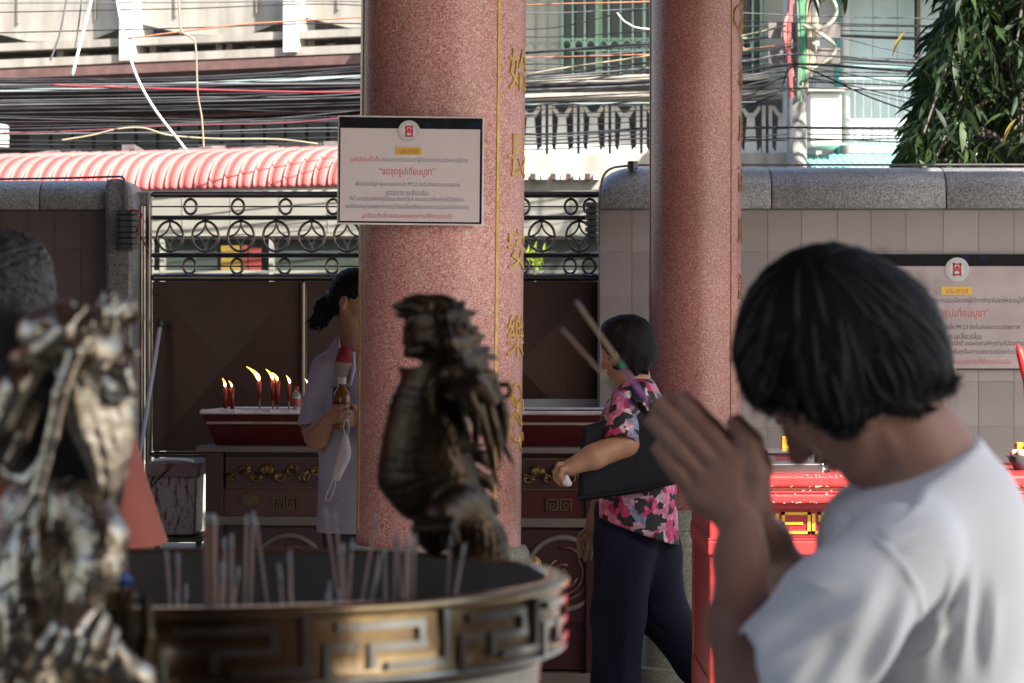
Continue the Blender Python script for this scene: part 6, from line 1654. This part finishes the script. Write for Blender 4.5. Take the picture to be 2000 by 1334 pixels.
STK = [(248, 245, 1045, 0), (334, 325, 1075, 0), (349, 348, 1078, 0), (347, 344, 1155, 1), (362, 363, 1140, 1), (404, 402, 1003, 2), (413, 414, 1003, 2), (421, 421, 1006, 0), (430, 433, 1095, 1), (438, 439, 1048, 0),
       (452, 453, 1042, 0), (456, 466, 1105, 1), (478, 482, 1003, 0), (489, 495, 998, 0), (524, 499, 1010, 0), (552, 543, 1100, 1), (567, 567, 1074, 0), (571, 569, 1130, 1), (641, 638, 1158, 1), (664, 635, 992, 0),
       (670, 655, 1000, 0), (676, 667, 1062, 0), (680, 688, 1052, 0), (648, 644, 1135, 1), (661, 663, 1150, 1), (668, 672, 1060, 0), (704, 736, 1004, 0), (721, 742, 1082, 3), (753, 751, 1070, 0), (770, 773, 1035, 0), (788, 796, 1040, 0),
       (784, 777, 1055, 0), (808, 812, 1042, 0), (795, 803, 1050, 0), (872, 880, 1045, 0), (884, 908, 1060, 0)]
GT = 'thin tan incense sticks standing in the ash'; GS = 'short burnt incense stubs in the ash'
STK.sort(key=lambda q: q[0]); cn = {}
for i, (xb, xt, yt, k) in enumerate(STK):
    o_ = ordinal(cn.get(k, 0)); cn[k] = cn.get(k, 0) + 1
    Y = random.uniform(3.12, 3.62)
    if k == 2: stick(xb, xt, yt, 3.3, .0033, m_in, 'thick brown incense stick, %s of the dark pair standing tallest' % ('left' if o_ == 'first' else 'right'), 'thick brown incense sticks', .01)
    elif k == 1: stick(xb, xt, yt, Y, .0017, m_in2, 'short burnt incense stub in the ash, %s stub from the left' % o_, GS, .025)
    elif k == 3: stick(xb, xt, yt, Y, .0019, m_in2, 'incense stick with the longest dark burnt end, leaning right', None, .05)
    else: stick(xb, xt, yt, Y, .0018, m_in2, 'tall thin tan incense stick in the ash, %s from the left' % o_, GT, .018)
MB  # (small wrappers caught behind the burner handle)
for (px, py, c, lb) in ((231, 1128, (.02, .12, .50), 'small blue wrapper caught behind the dragon claw'), (207, 1150, (.60, .52, .05), 'crumpled yellow wrapper caught behind the dragon claw')):
    b = Blob(.004); p = P(px, py, 3.05); b.ell(p, (.010, .008, .008)); b.ell(p + Vector((.008, .003, -.004)), (.007, .006, .005))
    tag(b.build('wrapper', M('wrap_%d' % px, c, .35)), lb, 'wrapper')

# ---- dragons: one sculpted body each, mane, whiskers, horns and claws as parts
def Dp(Y0): return lambda x, y, d=0.: P(x, y, Y0 + d)
def scales(amp, du, dv):
    def f(u, ex, ey, ez):      # overlapping rounded scales: two staggered layers, the higher one showing
        v = np.arctan2(ey, ex) / dv; hs = []
        for p_ in (0, 1):
            b = (v + .5 * p_); b = (b - np.floor(b)) * 2 - 1
            t_ = (u / du - p_) * .5 + .34 * b * b; hs.append((t_ - np.floor(t_)) * (1 - .35 * b * b))
        return -amp * (np.maximum(hs[0], hs[1]) - .5) * 1.6
    return f
def ribs(amp, du):
    return lambda u, ex, ey, ez: amp * np.cos(u / du * 6.2832)
# middle dragon, in profile facing left
def crest(amp, n0):
    return lambda u, ex, ey, ez: amp * np.cos(u * 6.2832 / n0)
D = Dp(3.78); s = 3.78 / FPX
def C(b, pts, rs, k=.008, **kw): b.chain([D(*p) for p in pts], [r * s for r in rs], k, **kw)
b = Blob(.0024)
# chest and belly with cross ridges, then the scaled back and tail
C(b, [(838, 740), (826, 800), (818, 870), (815, 930), (828, 968)], [44, 58, 66, 68, 52], k=.02, flat=((0, 1, 0), .85), disp=ribs(.0017, .0125))
C(b, [(868, 770), (862, 850), (866, 930), (900, 1005), (935, 1065), (952, 1130)], [40, 52, 62, 60, 52, 50], k=.012, flat=((0, 1, 0), .95), disp=scales(.0030, .0135, .30))
C(b, [(855, 635), (856, 690), (842, 750)], [58, 50, 46], .02)
b.ell(D(850, 622), (60 * s, 46 * s, 44 * s), k=.012); b.ell(D(880, 665), (46 * s, 42 * s, 50 * s), k=.02)
C(b, [(842, 668), (812, 684), (800, 690)], [32, 18, 12]); C(b, [(848, 742), (806, 732), (786, 716)], [30, 18, 7]); C(b, [(786, 718), (779, 704)], [7, 2.5])
C(b, [(826, 640), (800, 655), (790, 668)], [22, 12, 4])
C(b, [(850, 692, -.03), (828, 682, -.035), (808, 686, -.03), (800, 698, -.025)], [8, 9, 8, 4])
b.ell(D(803, 709), (32 * s, 60 * s, 9 * s), sub=True, k=.004)
b.ell(D(868, 772, -.04), (32 * s, 34 * s, 27 * s), sub=True, k=.010)
C(b, [(895, 985, -.03), (862, 1010, -.07), (850, 1046, -.06)], [40, 32, 36])
for i in range(4):
    x = 818 + i * 20; C(b, [(x + 10, 1052, -.06), (x + 2, 1022, -.085), (x - 3, 1034, -.108), (x - 3, 1066, -.10)], [13, 13, 11, 3], .004)
dg = b.build('dragon_handle', m_dr, bu)
def part(name, lst, k=.004, h=.0024, mat=None, parent=None, kind=None, merge=False):
    if not merge and kind != 'stuff':
        for pts, rs in lst: b = Blob(h); C(b, pts, rs, k); o = b.build(name, mat or m_dr, parent or dg)
        return o
    b = Blob(h)
    for pts, rs in lst: C(b, pts, rs, k)
    return b.build(name, mat or m_dr, parent or dg, kind=kind)
def wavy(x0, y0, x1, y1, d0, d1, amp, n=6, ph=0.):
    L_ = math.hypot(x1 - x0, y1 - y0); nx, ny = -(y1 - y0) / L_, (x1 - x0) / L_
    return [(x0 + (x1 - x0) * t + nx * amp * math.sin(ph + t * 5), y0 + (y1 - y0) * t + ny * amp * math.sin(ph + t * 5), d0 + (d1 - d0) * t) for t in [i / (n - 1) for i in range(n)]]
random.seed(12)
part('brow_crest', [(wavy(832, 606, 764, 594, -.02, -.02, 4), [24, 20, 16, 12, 8, 2]), (wavy(826, 616, 770, 612, 0, 0, 3), [20, 17, 13, 9, 6, 2]), (wavy(838, 598, 786, 580, .01, .01, 3), [22, 18, 14, 10, 6, 2]),
                    (wavy(860, 596, 822, 580, 0, 0, 3), [20, 15, 11, 8, 5, 2]), (wavy(884, 606, 852, 580, -.02, -.02, 3), [18, 15, 12, 9, 6, 2]), (wavy(818, 622, 780, 644, -.02, -.02, 3), [14, 10, 8, 5, 3, 1]), (wavy(820, 634, 790, 656, .0, .0, 2), [12, 9, 7, 5, 3, 1])], merge=True)
lst = []
for i in range(18):
    t = i / 17; x0, y0 = 868 + 40 * t + random.uniform(-6, 6), 616 + 112 * t + random.uniform(-5, 5); a = random.uniform(-.6, .5) - .3 + .6 * t; L_ = random.uniform(44, 78)
    lst.append((wavy(x0, y0, x0 + L_ * math.cos(a), y0 + L_ * math.sin(a), -.035 + random.uniform(-.02, .03), random.uniform(-.03, .03), random.uniform(3, 7), 5, random.uniform(0, 3)), [15, 13, 10, 6, 1.5]))
part('mane_tuft', lst, merge=True)
part('horn', [([(872, 636, -.05), (880, 668, -.07), (900, 700, -.07), (922, 730, -.065), (934, 730, -.06), (934, 716, -.06)], [9, 10, 9, 8, 5, 2]), ([(896, 680, -.05), (905, 712, -.07), (926, 745, -.065), (944, 745, -.06)], [9, 9, 7, 3])])
part('jaw_fin', [([(845, 748, -.06), (880, 732, -.08), (925, 742, -.075), (958, 780, -.055)], [14, 20, 22, 16]), ([(848, 745, -.065), (836, 772, -.07), (842, 800, -.06), (834, 812, -.06)], [9, 8, 6, 2]), ([(892, 748, -.08), (908, 788, -.075), (905, 826, -.065)], [12, 9, 2.5]), ([(905, 752, -.08), (930, 800, -.075), (934, 860, -.06)], [13, 10, 2.5])], merge=True)
lst = []
for i in range(7):
    t = i / 6; x0, y0 = 915 + 48 * t, 742 + 22 * t; x1 = [930, 938, 962, 980, 978, 1004, 996][i]; y1 = [862, 905, 935, 968, 922, 918, 872][i]
    lst.append((wavy(x0, y0, x1, y1, -.05 + .05 * t, -.04 + .06 * (i % 2), 7 - 14 * (i % 2), 7, .4 * i), [18, 17, 14, 11, 8, 5, 1.5]))
part('mane_lock', lst, k=.002)
part('whisker', [([(955, 772), (978, 752), (991, 750), (998, 763), (991, 776), (983, 771)], [5, 5, 4.5, 4, 3.5, 2.5]), ([(905, 880, -.06), (930, 872, -.07), (950, 866, -.07)], [8, 6, 2])])
part('back_fin', [([(905 + i * 12, 880 + i * 46), (940 + i * 11, 892 + i * 48), (956 + i * 9, 918 + i * 44)], [22, 13, 2.5]) for i in range(4)])

# near dragon at the left edge, much closer to the lens
D = Dp(2.86); s = 2.86 / FPX
b = Blob(.0024)
C(b, [(120, 930), (92, 1010), (58, 1105), (30, 1220), (10, 1380), (0, 1560)], [66, 92, 112, 122, 126, 120], flat=((0, 1, 0), .85), disp=scales(.0042, .024, .36))
C(b, [(165, 985, -.03), (196, 1050, -.05), (190, 1110, -.06), (165, 1165, -.06)], [52, 50, 42, 36], disp=scales(.0028, .013, .34))
C(b, [(165, 1160, -.05), (190, 1230, -.055), (232, 1295, -.04), (266, 1325, -.02), (285, 1450, .0)], [34, 28, 30, 36, 46])
b.ell(D(158, 690), (84 * s, 80 * s, 70 * s), k=.02); C(b, [(190, 650), (232, 612)], [40, 26]); C(b, [(196, 742), (244, 762)], [30, 20])
C(b, [(75, 650, -.03), (120, 640, -.03)], [44, 50], k=.02)
dg = b.build('dragon_handle', m_dr2, bu, label='near dragon handle with rubbed scales in a brighter, lit tone')
m_hollow = M('shaded_hollow', (.02, .016, .013), .75, .2, rgb2=(.035, .028, .022), scale=12)  # near black: deep shade between the locks put into the colour
part('shade_backing', [([(20, 700, .03), (60, 800, .03), (105, 900, .02), (130, 985, .0)], [95, 100, 92, 60]), ([(165, 780, .02), (180, 880, .02), (190, 960, .0)], [62, 66, 52])], mat=m_hollow, merge=True, k=.02)
def part2(*a, **k): k.setdefault('mat', m_dr2); return part(*a, **k)
part2('claw', [([(150, 1195, -.07), (118, 1228, -.09), (88, 1262, -.095), (62, 1312, -.08)], [26, 22, 17, 5]), ([(170, 1200, -.08), (140, 1240, -.10), (122, 1275, -.10), (112, 1318, -.09)], [26, 23, 17, 5]), ([(190, 1215, -.08), (172, 1255, -.10), (160, 1290, -.10), (150, 1340, -.09)], [26, 22, 17, 5]), ([(212, 1240, -.07), (205, 1275, -.085), (192, 1300, -.09), (196, 1325, -.08)], [24, 20, 15, 5])])
part2('toe', [([(212 + i * 20, 1250, -.02), (206 + i * 20, 1192 - 4 * i, -.03), (216 + i * 19, 1164 - i, -.03), (234 + i * 16, 1170, -.01)], [15, 15, 12, 6]) for i in range(3)] + [([(284, 1176, -.02), (287, 1245, -.02), (268, 1315, -.02)], [12, 15, 20])], mat=m_dr)
part2('whisker', [([(238, 598, -.03), (190, 628, -.06), (146, 690, -.085), (118, 770, -.09), (102, 850, -.085), (84, 905, -.08), (52, 938, -.075), (20, 930, -.07), (2, 910, -.07)], [15, 18, 18, 16, 14, 13, 13, 10, 4]), ([(92, 890, -.085), (72, 960, -.08), (44, 1005, -.075), (12, 1030, -.07)], [13, 13, 11, 4])])
lst = []
for i in range(9):
    t = i / 8; lst.append((wavy(138 + 90 * t, 752 + 10 * math.sin(i * 2), 168 + 82 * t, [905, 950, 985, 940, 1000, 965, 985, 930, 955][i], -.075 + .04 * t, -.06 + .03 * t, 9, 7, i * .35), [18, 20, 19, 16, 12, 8, 2]))
part2('mane_lock', lst, k=.005, merge=True)
part2('ribbon', [([(66, 715, -.06), (30, 760, -.07), (2, 820, -.065), (-40, 880, -.05)], [24, 32, 34, 30]), ([(66, 800, -.055), (44, 850, -.06), (18, 900, -.055)], [16, 18, 12])])
part2('brow_curl', [([(36, 700, -.05), (80, 684, -.075), (124, 648, -.085), (160, 606, -.075)], [20, 24, 22, 14]), ([(150, 640, -.08), (196, 612, -.075), (226, 586, -.06)], [20, 16, 8]), ([(205, 716, -.065), (240, 728, -.065), (250, 758, -.06), (228, 782, -.06), (206, 768, -.06)], [16, 15, 14, 13, 9])])
lst = []
for i in range(15):
    a0 = random.uniform(0, 6.3); x, y = 150 + 92 * math.cos(a0) * random.uniform(.35, 1), 668 + 78 * math.sin(a0) * random.uniform(.35, 1)
    r0 = random.uniform(12, 20); lst.append(([(x + r0 * (1 - j * .13) * math.cos(a0 + j * .95), y + r0 * (1 - j * .13) * math.sin(a0 + j * .95), -.07 - .012 * random.random()) for j in range(5)], [9, 9, 8, 7, 3]))
part2('head_curl', lst, kind='stuff')
part2('mane_spike', [([(230, 640, -.02), (262, 622, -.02), (286, 618, -.02)], [12, 8, 3]), ([(235, 610), (255, 600), (262, 585)], [14, 9, 3]), ([(205, 600), (212, 580), (205, 570)], [20, 14, 6]), ([(235, 680), (262, 690), (258, 720)], [12, 8, 4]), ([(120, 620), (135, 598), (128, 590)], [18, 12, 5]), ([(220, 770), (255, 785), (262, 810)], [14, 9, 3]), ([(60, 680), (40, 640), (52, 625)], [16, 10, 5])])
